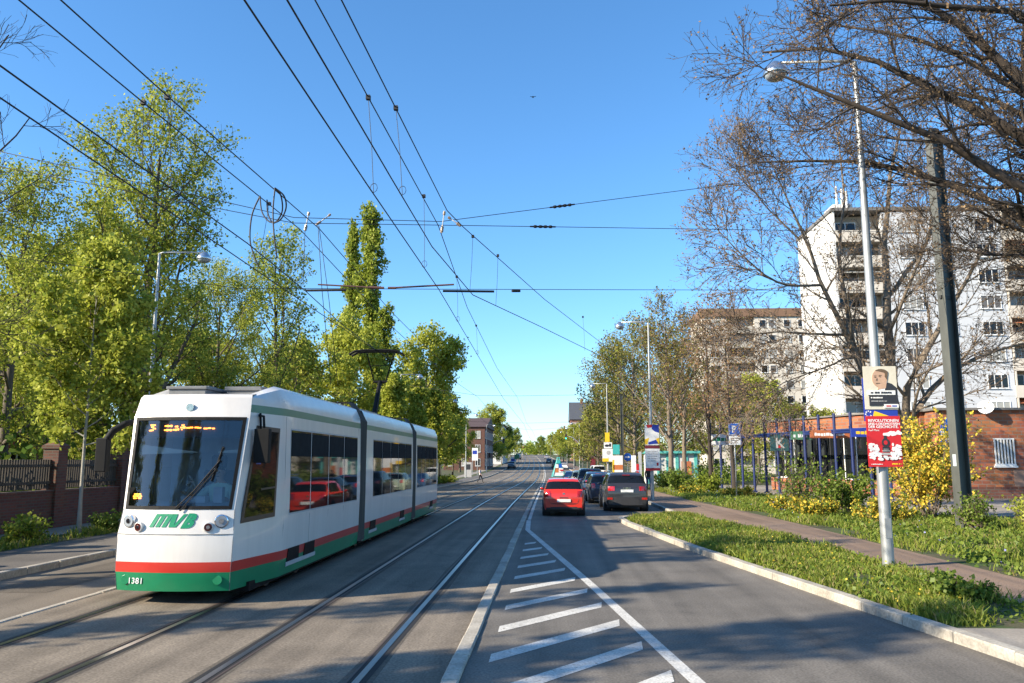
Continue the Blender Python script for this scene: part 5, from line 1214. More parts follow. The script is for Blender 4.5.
# ------------------------------------------------------------------ masts and lamps
def hmast(label, x, y, H, w=.42, t=.05, rot=0., group='dark steel masts', grey=False):
    r = thing('steel_mast', label, 'mast', (x, y, gz(y)+.05), rot, group)
    m = MB()
    for s in (-1, 1): m.box(s*(w/2)-t/2, s*(w/2)+t/2, -w*.28, w*.28, -.3, H)
    m.box(-w/2+t/2, w/2-t/2, -t*.5, t*.5, -.3, H-.05); m.build('post', m_mast, r, bevel=.006)
    m = MB(); m.box(-w/2-.03, w/2+.03, -w*.32, w*.32, H, H+.04); m.sphere((0, 0, H+.05), w*.42, 10, 5, sz=.6); m.build('cap', m_darksteel, r)
    m = MB(); m.box(-w/2-.08, w/2+.08, -.04, .04, H-1.05, H-.95); m.box(-w/2-.08, w/2+.08, -.04, .04, 7.0, 7.1); m.build('clamp', m_darksteel, r)
    return r
m_mast = mk('mast_paint', (.06, .064, .056), rough=.55, var=.35, scale=2.5, stretch=(1, 1, .25))
mr = hmast('thick dark steel mast on the right verge beyond the near sign pole', 12.3, 24.9, 12.4, .46, .05, R(29))
m = MB(); m.box(-.46/2-.027, -.46/2-.0255, -.06, .05, 1.9, 2.25); m.build('sticker', mk('sticker_pale', (.35, .40, .42), var=.2), mr)
hmast('slim dark mast between the blue arrow sign and the poster tower', 7.5, 84, 9.2, .26, .04)
hmast('dark mast on the left verge behind the lamp past the tram rear', -12.3, 90, 8.4, .26, .04)
hmast('dark mast on the left verge level with the trees behind the tram', -12.6, 62, 8.4, .26, .04)
hmast('dark mast on the left pavement outside the picture', -13.4, 13.0, 8.6, .3, .04)
LG = 'street lamps with bell-shaped heads'
def lamp(label, x, y, H, arm, az, r0=.085, z=None):
    r = thing('street_lamp', label, 'street lamp', (x+cx(y), y, gz(y)+.1 if z is None else z), az, LG)
    m = MB(); m.tube([(0, 0, -.2), (0, 0, 1.2), (0, 0, H*.35), (0, 0, H*.7), (0, 0, H)], [r0*1.1, r0*1.08, r0*.92, r0*.72, r0*.5], 14); m.build('pole', m_galv, r, smooth=True, flat_angle=40)
    m = MB(); m.tube([(0, 0, H-.02), (-.12, 0, H+.03), (-arm, 0, H+.02)], [.035, .032, .028], 8); m.build('arm', m_galv, r, smooth=True)
    m = MB(); hx = -arm-.02; zc = H-.1
    prof = [(.03, .14), (.08, .13), (.15, .06), (.24, -.05), (.26, -.12), (.25, -.15)]
    m.grid([[(hx + a*math.cos(t), a*math.sin(t), zc+b_) for t in np.linspace(0, 2*PI, 19)[:-1]] for a, b_ in prof], closed=True); h = m.build('lamp_head', m_chrome if False else m_lampm, r, smooth=True)
    m = MB(); m.sphere((hx, 0, zc-.14), .23, 16, 8, sz=.62); m.build('lamp_glass', m_lens, h, smooth=True)
    m = MB(); m.box(-r0*.55, r0*.55, -r0*1.13, -r0*.85, .55, .92); m.build('service_door', m_galv, r)
    return r
m_lampm = mk('lamp_metal', (.62, .63, .64), rough=.25, metal=.9, var=.05)
lamp('tall galvanised street lamp carrying the election posters in the near right verge', 6.42, 16.0, 10.25, 1.62, R(0), .10)
lamp('street lamp at the parking bay head with posters of white and red', 5.3, 42.5, 9.35, 1.5, R(0))
lamp('slim lamp among the parked cars with a tower of posters', 5.35, 75, 9.4, 1.3, 0)
lamp('street lamp on the left rising behind the tram front', -14.2, 27.8, 9.5, 1.65, PI)
lamp('lamp whose head shows right of the pantograph', -12.4, 66, 9.3, 1.6, PI)
lamp('lamp behind the tram rear beside a dark mast', -12.4, 91, 9.3, 1.6, PI)
lamp('lamp right of the tram rear among the upright street trees', -12.3, 118, 9.3, 1.5, PI)
lamp('lamp at the right beside the traffic light pole', 5.6, 150, 9.3, 1.4, 0)
lamp('far right lamp arm over the road beyond the traffic light', 5.8, 182, 9.3, 1.6, 0)
lamp('farther right lamp on the rise', 5.8, 225, 9.3, 1.6, 0)
lamp('left lamp beside the brick house', -12.4, 160, 9.3, 1.5, PI)

# ------------------------------------------------------------------ posters
m_prd = mk('poster_red', (.52, .018, .022), rough=.4, var=.06, scale=3); m_pcream = mk('poster_cream', (.62, .57, .46), rough=.45, var=.08); m_pwhite = mk('poster_white', (.74, .73, .71), rough=.45, var=.04)
m_pdark = mk('poster_charcoal', (.03, .03, .036), rough=.45, var=.1); m_pblue = mk('poster_blue', (.02, .045, .32), rough=.4, var=.08); m_pyel = mk('poster_yellow', (.80, .50, .02), rough=.4, var=.06)
m_pskin = mk('poster_skin', (.50, .32, .22), rough=.45, var=.12, scale=9); m_phair = mk('poster_hair', (.13, .085, .05), rough=.45, var=.2, scale=12); m_pteal = mk('poster_teal', (.05, .38, .36), rough=.4, var=.1)
m_pgrey = mk('poster_grey', (.40, .39, .38), rough=.45, var=.2, scale=7); m_porange = mk('poster_orange', (.50, .16, .05), rough=.45, var=.1); m_pmar = mk('poster_maroon', (.16, .02, .03), rough=.4, var=.1)
def board(label, x, y, z0, z1, w, mat, rot=0., group='election posters on lamp posts', cat='poster'):
    r = thing('election_poster', label, cat, (x, y, 0), rot, group)
    m = MB(); m.box(-w/2, w/2, 0, .012, z0, z1); m.build('panel', mat, r)
    return r
def flat(parent, name, polys, mat, lay=1):
    m = MB()
    for i, p in enumerate(polys): m.prism(p, -.003*lay - .00012*i, .0005, 0)
    return m.build(name, mat, parent)
def ell(x, z, a, b, n=18, t0=0, t1=2*PI): return [(x+a*math.cos(t), z+b*math.sin(t)) for t in np.linspace(t0, t1, n, endpoint=abs(t1-t0) < 6)]
def rect(x0, x1, z0, z1): return [(x0, z0), (x1, z0), (x1, z1), (x0, z1)]
PX, PY = 6.43, 15.87
tp = board('cream poster with a portrait of a dark-suited man, topmost on the near pole', PX-.0, PY-.03, 3.09, 3.93, .63, m_pcream)
flat(tp, 'portrait_shoulders', [[(-.06, 3.30), (.315, 3.30), (.315, 3.50), (.22, 3.585), (.12, 3.62), (.03, 3.46)]], m_pdark, 1)
flat(tp, 'portrait_shirt', [[(-.05, 3.42), (.06, 3.42), (.135, 3.63), (.03, 3.60)]], m_pwhite, 2)
flat(tp, 'portrait_head', [ell(-.02, 3.69, .135, .175, 22), [(-.06, 3.47), (.10, 3.50), (.125, 3.64), (-.03, 3.6)], ell(.115, 3.68, .025, .05)], m_pskin, 3)
flat(tp, 'portrait_hair', [ell(.02, 3.80, .135, .075, 14, -.2, PI*.80), [(.09, 3.72), (.13, 3.66), (.155, 3.80), (.10, 3.84)]], m_phair, 4)
flat(tp, 'portrait_face', [ell(-.095, 3.715, .020, .007), ell(-.005, 3.725, .020, .007), [(-.09, 3.585), (-.01, 3.595), (-.015, 3.603), (-.085, 3.597)], [(-.085, 3.655), (-.06, 3.648), (-.06, 3.70)], ell(-.095, 3.742, .026, .005), ell(-.0, 3.752, .028, .005)], m_phair, 5)
flat(tp, 'caption_band', [rect(-.26, .27, 3.37, 3.455), ], m_pwhite, 6)
flat(tp, 'lower_panel', [rect(-.23, .315, 3.16, 3.365)], m_pdark, 5)
flat(tp, 'party_label', [rect(.04, .315, 3.12, 3.19)], m_pwhite, 6); flat(tp, 'caption_line', [rect(.08, .17, 3.14, 3.165)], m_prd, 7); flat(tp, 'caption_line', [rect(.19, .28, 3.14, 3.165)], m_pblue, 7)
rgp = random.Random(2)
def scribble(parent, x0, x1, z, h, mat, lay, gap=.3):     # unreadably small print: word-sized strokes
    polys = []; x = x0
    while x < x1:
        w = rgp.uniform(.5, 1.1)*h
        polys.append(rect(x, min(x+w, x1), z + rgp.uniform(0, .12)*h, z+h*rgp.uniform(.75, 1.0))); x += w + h*gap*(2.2 if rgp.random() < .2 else .55)
    flat(parent, 'small_print', polys, mat, lay)
scribble(tp, -.20, .22, 3.39, .045, m_pdark, 7); scribble(tp, -.20, .02, 3.30, .03, m_pwhite, 7); scribble(tp, -.20, .10, 3.24, .018, m_pgrey, 7)
bp_ = board('blue poster with star ring and yellow wedge, half hidden between the other two', PX-.02, PY-.015, 2.86, 3.70, .64, m_pblue)
flat(bp_, 'yellow_wedge', [[(-.12, 3.06), (.32, 2.90), (-.18, 2.88)]], m_pyel)
flat(bp_, 'star', [[(cx_ + r_*math.cos(PI/2 + k*PI/5), cz_ + r_*math.sin(PI/2+k*PI/5)) for k, r_ in ((k, .020 if k % 2 == 0 else .009) for k in range(10))] for cx_, cz_ in ((-.235+.055*math.cos(a), 3.0+.055*math.sin(a)) for a in np.linspace(.8, 5.6, 7))], m_pwhite, 2)
rp = board('red poster with a steam locomotive and white headline, lowest on the near pole', PX+.0, PY-.04, 1.99, 2.96, .645, m_prd)
for i, (t_, s_) in enumerate((('REVOLUTIONEN', .079), ('SIND LOKOMOTIVEN', .063), ('DER GESCHICHTE.', .070))):
    text('lettering', t_, s_, m_textw, rp, (-.285, -.003, 2.845-i*.058), offset=.0008, spacing=.98)
text('lettering', 'Karl Marx', .05, m_textw, rp, (-.285, -.003, 2.672))
rq = random.Random(6)
def cloud(x, z, w, h, n): return [ell(x+rq.uniform(-w, w), z+rq.uniform(-h, h), rq.uniform(.018, .045), rq.uniform(.014, .035), 9) for _ in range(n)]
flat(rp, 'smoke', cloud(.06, 2.60, .05, .02, 7) + cloud(.16, 2.625, .09, .025, 12) + cloud(.26, 2.64, .04, .02, 5) + cloud(-.20, 2.33, .08, .10, 22) + cloud(-.19, 2.20, .09, .06, 20) + cloud(.21, 2.33, .07, .09, 20) + cloud(.20, 2.20, .08, .06, 18) + cloud(.02, 2.16, .14, .03, 14), m_pwhite, 1)
flat(rp, 'driving_rod', [rect(-.205, -.185, 2.31, 2.38), rect(.17, .195, 2.31, 2.37), rect(.26, .275, 2.29, 2.39)], m_pdark, 2)
flat(rp, 'locomotive_front', [ell(.02, 2.45, .072, .085), rect(-.045, .085, 2.27, 2.37), rect(-.008, .04, 2.53, 2.585), [(-.075, 2.15), (.12, 2.15), (.09, 2.19), (-.045, 2.19)]], m_pdark, 3)
flat(rp, 'locomotive_door', [ell(.02, 2.45, .036, .042)], m_prd, 4); flat(rp, 'buffer_beam', [rect(-.07, .11, 2.215, 2.255), rect(-.05, .09, 2.285, 2.30), rect(-.03, .07, 2.32, 2.33)], m_pgrey, 4)
text('lettering', 'DIE ZEIT', .028, m_pyel, rp, (.14, -.003, 2.03)) if False else scribble(rp, .12, .29, 2.03, .03, m_pyel, 2)
scribble(rp, -.27, -.06, 2.03, .018, m_pwhite, 2)
m = MB()
for z in (3.5, 2.6): m.tube([(6.42+.11*math.cos(t), 16+.11*math.sin(t), z) for t in np.linspace(0, 2*PI, 17)], .008, 5)
tag(m.build('pole_clamp', m_lgrey), 'thin clamps holding the posters to the near pole', 'clamp')
# second lamp
X2, Y2 = 5.33, 42.36
a = board('upper poster on the parking bay lamp, white and blue with yellow foot', X2, Y2, 2.92, 3.98, .74, m_pwhite)
flat(a, 'blue_field', [[(.02, 3.98), (.37, 3.98), (.37, 3.55), (.16, 3.62), (.0, 3.75)], [(-.2, 3.06), (.2, 3.2), (.34, 3.0), (-.2, 2.95)]], m_pblue); flat(a, 'red_field', [[(-.30, 3.98), (.02, 3.98), (.0, 3.84), (-.22, 3.80)]], m_prd); flat(a, 'yellow_field', [[(-.37, 3.22), (-.15, 3.3), (-.25, 2.95), (-.37, 2.95)], [(.2, 3.25), (.37, 3.3), (.37, 2.98), (.3, 2.96)]], m_pyel)
b2 = board('lower white poster with red foot on the parking bay lamp', X2, Y2-.02, 1.60, 2.90, .76, m_pwhite)
flat(b2, 'red_band', [rect(-.38, .38, 1.60, 1.74)], m_prd); flat(b2, 'dark_band', [rect(-.38, .38, 2.74, 2.90)], m_pmar); flat(b2, 'red_logo', [rect(.20, .30, 1.86, 2.02)], m_prd)
for k in range(5): scribble(b2, -.26, .24, 2.56-.12*k, .05, m_pgrey, 1)
# tower of posters on the third lamp
for i, (dx, z0, z1, w, mt, lbl) in enumerate(((-.05, 4.15, 5.0, .42, m_pyel, 'yellow poster at the top of the poster tower'), (.0, 3.55, 4.1, .75, m_pwhite, 'white poster with dark print below the yellow one'), (-.05, 2.35, 3.5, .95, m_pwhite, 'large white poster with yellow foot in the middle of the tower'), (.75, 3.0, 3.9, .62, m_pteal, 'teal poster leaning at the right of the tower'), (.85, .85, 2.9, .95, m_pwhite, 'tall white placard with orange stripe at the tower foot'))):
    q = board(lbl, 5.35+dx, 74.8-.03*i, z0-.3, z1-.3, w, mt, 0, 'posters on the poster tower')
    if i == 2: flat(q, 'yellow_field', [rect(-.47, .1, 2.05, 2.35)], m_pyel); flat(q, 'grey_field', [ell(.1, 2.85, .2, .2)], m_pgrey)
    if i == 4: flat(q, 'orange_band', [rect(-.4, .47, 1.3, 1.75)], m_porange); flat(q, 'yellow_field', [rect(-.47, -.3, .55, 2.2)], m_pyel)
    if i == 1: flat(q, 'dark_field', [ell(-.1, 3.5, .2, .12), rect(.1, .3, 3.4, 3.7)], m_pdark)
    if i > 2:
        m = MB(); m.tube([(0, .06, -.3), (0, .06, z1-.3)], .04, 8); m.build('post', m_galv, q)

# ------------------------------------------------------------------ traffic signs
m_sblue = mk('sign_blue', (.015, .10, .45), rough=.3, var=.04); m_swhite = mk('sign_white', (.78, .78, .78), rough=.35, var=.03)
r = thing('parking_sign', 'blue parking sign with white plate below on a grey post', 'traffic sign', (9.92, 43.8, .1))
m = MB(); m.tube([(0, .05, -.2), (0, .05, 3.95)], .035, 10); m.build('post', m_galv, r, smooth=True)
m = MB(); m.box(-.30, .30, 0, .02, 3.38, 4.02); p = m.build('panel', m_sblue, r, bevel=.004); text('lettering', 'P', .52, m_textw, p, (-.15, -.004, 3.52), offset=.012)
flat(p, 'border', [rect(-.285, .285, 3.395, 3.41), rect(-.285, .285, 3.99, 4.005), rect(-.285, -.27, 3.41, 3.99), rect(.27, .285, 3.41, 3.99)], m_swhite)
m = MB(); m.box(-.30, .30, 0, .02, 2.86, 3.34); p = m.build('supplementary_plate', m_swhite, r); scribble(p, -.2, .2, 3.18, .05, m_pdark, 1); scribble(p, -.2, .2, 3.06, .05, m_pdark, 1); scribble(p, -.15, .15, 2.94, .05, m_pdark, 1)
r = thing('arrow_sign', 'round blue sign with a white arrow beyond the parked cars', 'traffic sign', (8.2, 86, gz(86)+.1))
m = MB(); m.tube([(0, .05, -.2), (0, .05, 2.9)], .04, 8); m.build('post', m_galv, r)
m = MB(); m.disc((0, 0, 2.75), .42, 24, thick=.02); p = m.build('panel', m_sblue, r); flat(p, 'arrow', [rect(-.24, .08, 2.71, 2.79), [(.05, 2.62), (.27, 2.75), (.05, 2.88)]], m_swhite)
r = thing('info_stele', 'white stele with a red edge behind the dark estate', 'sign', (6.15, 58.5, gz(58)+.1))
m = MB(); m.box(-.30, .02, -.1, .1, 0, 2.5); m.build('panel', m_swhite, r, bevel=.01); m = MB(); m.box(.023, .20, -.1, .1, 0, 1.9); m.build('red_panel', m_prd, r); m = MB(); m.box(.203, .42, -.08, .08, 0, 2.75); m.build('grey_panel', m_lgrey, r)
r = thing('notice_board', 'dark blue board on a post right of the yellow barrier', 'sign', (5.7, 108, gz(108)+.1)); m = MB(); m.box(-.35, .35, 0, .05, 1.4, 3.0); m.build('panel', m_pmar, r); m = MB(); m.tube([(0, .08, -.2), (0, .08, 3)], .06, 8); m.build('post', m_darksteel, r)
r = thing('barrier', 'yellow road barrier on the right beyond the parked cars', 'barrier', (4.2, 128, gz(128)+.0))
m = MB(); m.box(-.8, .8, -.05, .05, .35, 1.0); m.build('panel', m_pyel, r, bevel=.02); m = MB()
for s in (-.65, .65): m.box(s-.05, s+.05, -.3, .3, 0, .08); m.box(s-.03, s+.03, -.03, .03, .08, .35)
m.build('foot', m_darksteel, r); m = MB(); m.box(-.55, -.35, -.06, -.052, .45, .9); m.box(.2, .4, -.06, -.052, .45, .9); m.build('reflector', m_pdark, r)
# triangular poster stand on the island
r = thing('poster_stand', 'triangular stand with teal edges covered in bright posters on the island', 'poster stand', (1.35, 131, gz(131)), R(8))
m = MB(); 
for s in (-1, 1):
    m.tube([(s*1.0, -.6, 0), (s*.12, 0, 3.0)], .09, 8); m.tube([(s*1.0, .6, 0), (s*.12, 0, 3.0)], .09, 8)
m.tube([(-.25, 0, 3.0), (.25, 0, 3.0)], .1, 8); m.tube([(-1, -.6, .1), (1, -.6, .1)], .07, 8); m.build('frame', m_pteal, r)
def sl_(z): return -.6*(1-z/3.0)-.02
for i, (x0, x1, z0, z1, mt) in enumerate(((-.9, .9, .15, .7, m_pwhite), (-.78, -.05, .7, 1.4, m_porange), (.0, .72, .7, 1.4, m_pwhite), (-.52, -.05, 1.4, 2.0, m_pwhite), (.02, .5, 1.45, 2.1, m_sblue), (-.3, .28, 2.1, 2.65, m_pteal), (.1, .75, .95, 1.15, m_prd))):
    m = MB(); o = -.03*i; m.add([(x0, sl_(z0)+o, z0), (x1, sl_(z0)+o, z0), (x1, sl_(z1)+o, z1), (x0, sl_(z1)+o, z1), (x0, sl_(z0)+o+.02, z0), (x1, sl_(z0)+o+.02, z0), (x1, sl_(z1)+o+.02, z1), (x0, sl_(z1)+o+.02, z1)], [(0, 1, 2, 3), (4, 5, 6, 7), (0, 1, 5, 4), (1, 2, 6, 5), (2, 3, 7, 6), (3, 0, 4, 7)]); m.build('poster', mt, r)
# traffic lights
m_glow = mk_emit('signal_green', (.05, 1., .55), 3.)
def signal(label, x, y, H, arm, side, lit=True):
    r = thing('traffic_light', label, 'traffic light', (x+cx(y), y, gz(y)+.05), 0, 'traffic lights')
    m = MB()
    if arm: m.tube([(0, 0, -.2), (0, 0, H*.55), (side*.25*arm, 0, H*.82), (side*.6*arm, 0, H*.96), (side*arm, 0, H)], [.11, .10, .09, .08, .07], 10)
    else: m.tube([(0, 0, -.2), (0, 0, H)], .08, 8)
    m.build('pole', m_galv, r, smooth=True)
    hx = side*arm
    m = MB(); m.box(hx-.2, hx+.2, -.28, -.08, H-.75, H+.35); h = m.build('signal_head', m_darksteel, r, bevel=.03)
    for i, mt in enumerate((m_darkredlens, m_brown, m_glow if lit else m_dark)): 
        q = MB(); q.disc((hx, -.30, H+.15-.34*i), .12, 14, thick=.03); q.build('lens', mt, h)
    return r
signal('traffic light showing green over the right lane', 7.0, 168, 7.3, 3.4, -1)
signal('arched traffic light pole on the left street side', -14.4, 190, 6.7, 4.0, 1, False)
signal('short traffic light beside the arched pole on the left', -13.5, 187, 3.4, 0, 1, False)
# info boards near the arched light
for i, (x, y, z0, z1, w, mt, lbl, ct) in enumerate(((-8.6, 205, .3, 2.6, 1.4, m_pwhite, 'white and blue poster board on the island beside the oncoming dark car', 'sign'), (-7.6, 200, 2.2, 3.3, 1.2, m_green, 'green board behind the white and blue poster board', 'sign'), (-12.6, 136, 2.5, 4.6, 1.0, m_pwhite, 'white hanging shop sign at the left brick house', 'sign'), (-12.2, 120, .1, 2.3, 1.1, m_pgrey, 'grey display case at the left pavement beside the brick house', 'display case'))):
    r = thing('poster_board' if i != 3 else 'display_case', lbl, ct, (x+cx(y), y, gz(y)+.05)); m = MB(); m.box(-w/2, w/2, 0, .08, z0, z1); p = m.build('panel', mt, r)
    if i in (0, 2): flat(p, 'blue_field', [rect(-w*.4, w*.35, z0+.5*(z1-z0), z0+.8*(z1-z0))], m_pblue)
    if i == 0: flat(p, 'red_field', [rect(-.1, .2, z0+.3, z0+.7)], m_prd)
    if i == 3: flat(p, 'dark_field', [rect(-.4, .4, 1.2, 2.0)], m_pdark)
    m = MB(); m.tube([(-w*.4, .1, -.2), (-w*.4, .1, z1)], .05, 6); m.tube([(w*.4, .1, -.2), (w*.4, .1, z1)], .05, 6); m.build('post', m_galv, r)
# ------------------------------------------------------------------ buildings
m_brick = mk_brick('pavilion_brick', (.50, .165, .07), (.20, .065, .04), (.26, .18, .14), 1., .46, .19, bias=-.15)
m_bricklow = mk_brick('plinth_brick', (.20, .075, .05), (.13, .05, .035), (.15, .11, .09), 1., .42, .16)
m_brickl = mk_brick('wall_brick', (.20, .068, .042), (.13, .045, .03), (.12, .09, .07), 1., .25, .085)
m_brickfar = mk_brick('house_brick', (.32, .11, .065), (.22, .08, .05), (.25, .18, .14), 1., .5, .2)
m_white_r = mk('white_render', (.60, .59, .57), rough=.85, var=.05, scale=.4, stretch=(1, 1, .3))
m_blue_r = mk('pale_blue_render', (.54, .55, .565), rough=.85, var=.06, scale=.4, stretch=(1, 1, .3))
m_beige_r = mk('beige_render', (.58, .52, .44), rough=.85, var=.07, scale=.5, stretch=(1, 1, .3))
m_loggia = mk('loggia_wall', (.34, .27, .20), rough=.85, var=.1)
m_slab = mk('slab_grey', (.42, .38, .32), rough=.85, var=.08)
m_brownroof = mk('brown_roof', (.20, .115, .07), rough=.8, var=.15)
m_tile = mk('slate_roof', (.075, .078, .085), rough=.6, var=.2, scale=3)
m_redtile = mk('red_tile_roof', (.22, .07, .045), rough=.7, var=.2, scale=3)
m_darktile = mk('dark_tile_roof', (.085, .05, .04), rough=.75, var=.2, scale=3)
m_frame = mk('window_frame', (.70, .70, .69), rough=.4, var=.03)
m_bpane = mk_glass('building_glass', (.05, .055, .06), .2, rough=.02)
m_post = mk('post_blue', (.010, .022, .10), rough=.4, var=.12)
m_roofing = mk('roof_edge', (.16, .15, .14), rough=.7, var=.15)
m_shopdark = mk('shop_interior', (.05, .05, .045), rough=.8, var=.3)
m_curtain = mk('curtain', (.45, .44, .40), rough=.9, var=.2, scale=3)
m_awn = mk('awning_orange', (.42, .13, .05), rough=.8, var=.1)
def window_mesh(w, h, mull=2):
    f = MB(); t = .07
    f.box(-w/2, w/2, -.05, .02, 0, t); f.box(-w/2, w/2, -.05, .02, h-t, h); f.box(-w/2, -w/2+t, -.05, .02, t, h-t); f.box(w/2-t, w/2, -.05, .02, t, h-t)
    for i in range(1, mull): x = -w/2 + w*i/mull; f.box(x-t*.5, x+t*.5, -.045, .02, t, h-t)
    f.box(-w/2-.06, w/2+.06, -.12, .0, -.06, -.002)
    g = MB(); g.box(-w/2+t, w/2-t, -.015, .015, t, h-t)
    return f, g
rgb = random.Random(4)
m_bcurt = mk_glass('curtained_glass', (.5, .5, .5), .0, rough=.03); m_bcurt.node_tree.nodes['Diffuse BSDF'].inputs[0].default_value = (.34, .33, .30, 1)
m_bblind = mk_glass('blind_glass', (.5, .5, .5), .0, rough=.03); m_bblind.node_tree.nodes['Diffuse BSDF'].inputs[0].default_value = (.12, .11, .10, 1)
_wm = {}
def window(parent, x, y, z, w, h, mull=2, rot=0., curtain=0):
    k = (w, h, mull, rgb.choice((0, 0, 1, 1, 2)))
    if k not in _wm:
        f, g = window_mesh(w, h, mull); o = f.build('window', m_frame, parent); p = g.build('pane', (m_bpane, m_bcurt, m_bblind)[k[3]], o); _wm[k] = (o.data, p.data)
    else:
        o = link('window', _wm[k][0], parent); p = link('pane', _wm[k][1], o)
    o.location = (x, y, z); o.rotation_euler = (0, 0, rot)
    return o
# white high-rise -----------------------------------------------------------
HR = thing('apartment_building', 'tall white and pale blue apartment block behind the pavilion', 'apartment building', (30.6, 85, 0))
fl = [(.4 + 2.8*k) for k in range(10)]; top = 28.6
m = MB(); m.box(0, .25, 0, 12, -.5, top+.2); m.build('gable_wall', m_white_r, HR)
m = MB(); m.box(5.2, 17.6, 0, 12, -.5, top); m.box(22.8, 36, .0, 12, -.5, top); m.build('wall', m_blue_r, HR)
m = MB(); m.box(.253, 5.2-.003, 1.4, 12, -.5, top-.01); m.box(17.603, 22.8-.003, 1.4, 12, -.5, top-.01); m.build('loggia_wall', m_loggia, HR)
m = MB(); m.box(-.15, 36.1, -.2, 12.2, top+.2, top+.55); m.build('roof', m_roofing, HR)
m = MB(); m.box(2.0, 4.2, 5, 8, top+.55, top+2.6); m.build('roof_house', m_white_r, HR)
m = MB()
for x, h in ((2.3, 4.6), (2.9, 4.3), (3.4, 4.0)): m.cyl((x, 4.6, top+.5), (x, 4.6, top+h), .13, n=10)
m.build('vent_pipe', m_white_r, HR)
for X0, X1 in ((.253, 5.197), (17.603, 22.797)):
    for k, z in enumerate(fl):
        m = MB(); m.box(X0, X1, .02, 1.4, z-.18, z); m.build('balcony_floor', m_slab, HR)
        if k:
            m = MB(); m.box(X0, X1, -.06, .04, z-.22, z+1.05); m.build('balcony_parapet', m_beige_r, HR)
        window(HR, (X0+X1)/2-.9, 1.37, z+.75, 2.2, 1.55, 2); window(HR, (X0+X1)/2+1.4, 1.37, z+.05, .95, 2.25, 1)
        if (k+int(X0)) % 3 == 1:
            m = MB(); m.add([(X0+.3, -.05, z+2.0), (X1-.4, -.05, z+2.0), (X1-.4, 1.3, z+2.55), (X0+.3, 1.3, z+2.55)], [(0, 1, 2, 3)]); m.build('awning', m_awn if X0 > 5 else m_curtain, HR)
        if k % 2 == 0:
            m = MB(); m.box(X0+2.4, X0+3.9, .08, .2, z+1.06, z+2.3); m.build('balcony_glazing', m_bpane, HR)
    m = MB(); m.box(X0+.1, X0+.25, -.05, 1.4, .2, top); m.build('loggia_fin', m_beige_r, HR) if X0 > 5 else None
for k, z in enumerate(fl):
    for x, w, mu in ((7.9, 2.1, 3), (11.6, 1.5, 2), (15.9, 2.1, 3), (25.2, 2.1, 3), (29.3, 1.5, 2), (33.0, 2.1, 3)):
        window(HR, x, -.02, z+.75, w, 1.45, mu)
m = MB()
for z in fl[1:]: m.box(5.2, 17.6, -.012, 0, z-.06, z-.03); m.box(22.8, 36, -.012, 0, z-.06, z-.03)
m.build('panel_joint', m_slab, HR)
# beige block ---------------------------------------------------------------
BB = thing('apartment_building', 'lower beige apartment block with brown roof edge left of the white one', 'apartment building', (28.2, 147, 0)); tb = 28.4
m = MB(); m.box(0, 4.5, 0, 12, -.5, tb); m.box(9.5, 26, 0, 12, -.5, tb); m.build('wall', m_beige_r, BB)
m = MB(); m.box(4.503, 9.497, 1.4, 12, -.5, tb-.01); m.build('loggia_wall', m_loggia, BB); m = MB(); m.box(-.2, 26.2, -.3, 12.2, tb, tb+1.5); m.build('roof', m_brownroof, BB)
for k in range(10):
    z = .4+2.8*k
    m = MB(); m.box(4.503, 9.497, -.04, .06, z-.2, z+1.05); m.build('balcony_parapet', m_slab, BB); m = MB(); m.box(4.503, 9.497, .06, 1.4, z-.18, z); m.build('balcony_floor', m_slab, BB)
    window(BB, 7.0, 1.37, z+.6, 3.4, 1.7, 3)
    for x, w in ((2.2, 1.9), (11.0, 1.2), (12.6, 1.2), (15.4, 1.2), (18.0, 1.2), (20.6, 1.2), (23.4, 1.2)): window(BB, x, -.02, z+.8, w, 1.4, 1 if w < 1.5 else 2)
# brick pavilion -------------------------------------------------------------
PV = thing('brick_pavilion', 'low brick pavilion with a shop front behind the blue posts', 'shop building', (0, 0, .1))
Zt = 4.75; C = (19.6, 46.5)
DL = Vector((15.6-19.6, 58.5-46.5, 0)).normalized(); NL = Vector((-DL.y, DL.x, 0)); 
if NL.x > 0: NL = -NL
def LP(s, off, z): p = Vector((C[0], C[1], 0)) + DL*s + NL*off; return (p.x, p.y, z)
def lbox(m, s0, s1, o0, o1, z0, z1, mat=0):
    vs = [LP(s0, o0, z0), LP(s1, o0, z0), LP(s1, o1, z0), LP(s0, o1, z0), LP(s0, o0, z1), LP(s1, o0, z1), LP(s1, o1, z1), LP(s0, o1, z1)]
    m.add(vs, [(0, 3, 2, 1), (4, 5, 6, 7), (0, 1, 5, 4), (1, 2, 6, 5), (2, 3, 7, 6), (3, 0, 4, 7)], mat)
m = MB(); m.box(21.15, 44, 45.0, 58, -.2, Zt); m.build('wall', m_brick, PV)
m = MB(); m.box(21.13, 44.02, 44.97, 45.0-.003, -.2, .62); m.build('plinth', m_bricklow, PV)
m = MB(); m.box(20.9, 21.147, 46.4, 58, -.2, Zt-.02); m.build('wall', m_brick, PV)
m = MB(); m.box(19.6, 20.9-.003, 46.5, 58, 3.55, Zt-.02); lbox(m, 0, 12.7, -.3, 0, 3.75, Zt); m.build('fascia', m_brick, PV)
m = MB(); m.box(21.0, 44.2, 44.8, 58, Zt, Zt+.12); lbox(m, -.3, 12.9, -3, .15, Zt, Zt+.1); m.box(19.0, 20.997, 46.2, 58, Zt, Zt+.1); m.build('roof', m_roofing, PV)
m = MB(); lbox(m, 0, 12.7, -2.6, -2.4, 0, 3.75); lbox(m, 0, 12.7, -2.4, -.4, 3.5, 3.74); m.box(20, 20.88, 48.4, 48.5, 0, 3.55); m.build('shop_interior', m_shopdark, PV)
m = MB(); lbox(m, 0, 12.7, -.42, -.15, 0, .85); m.build('plinth', m_brick, PV)
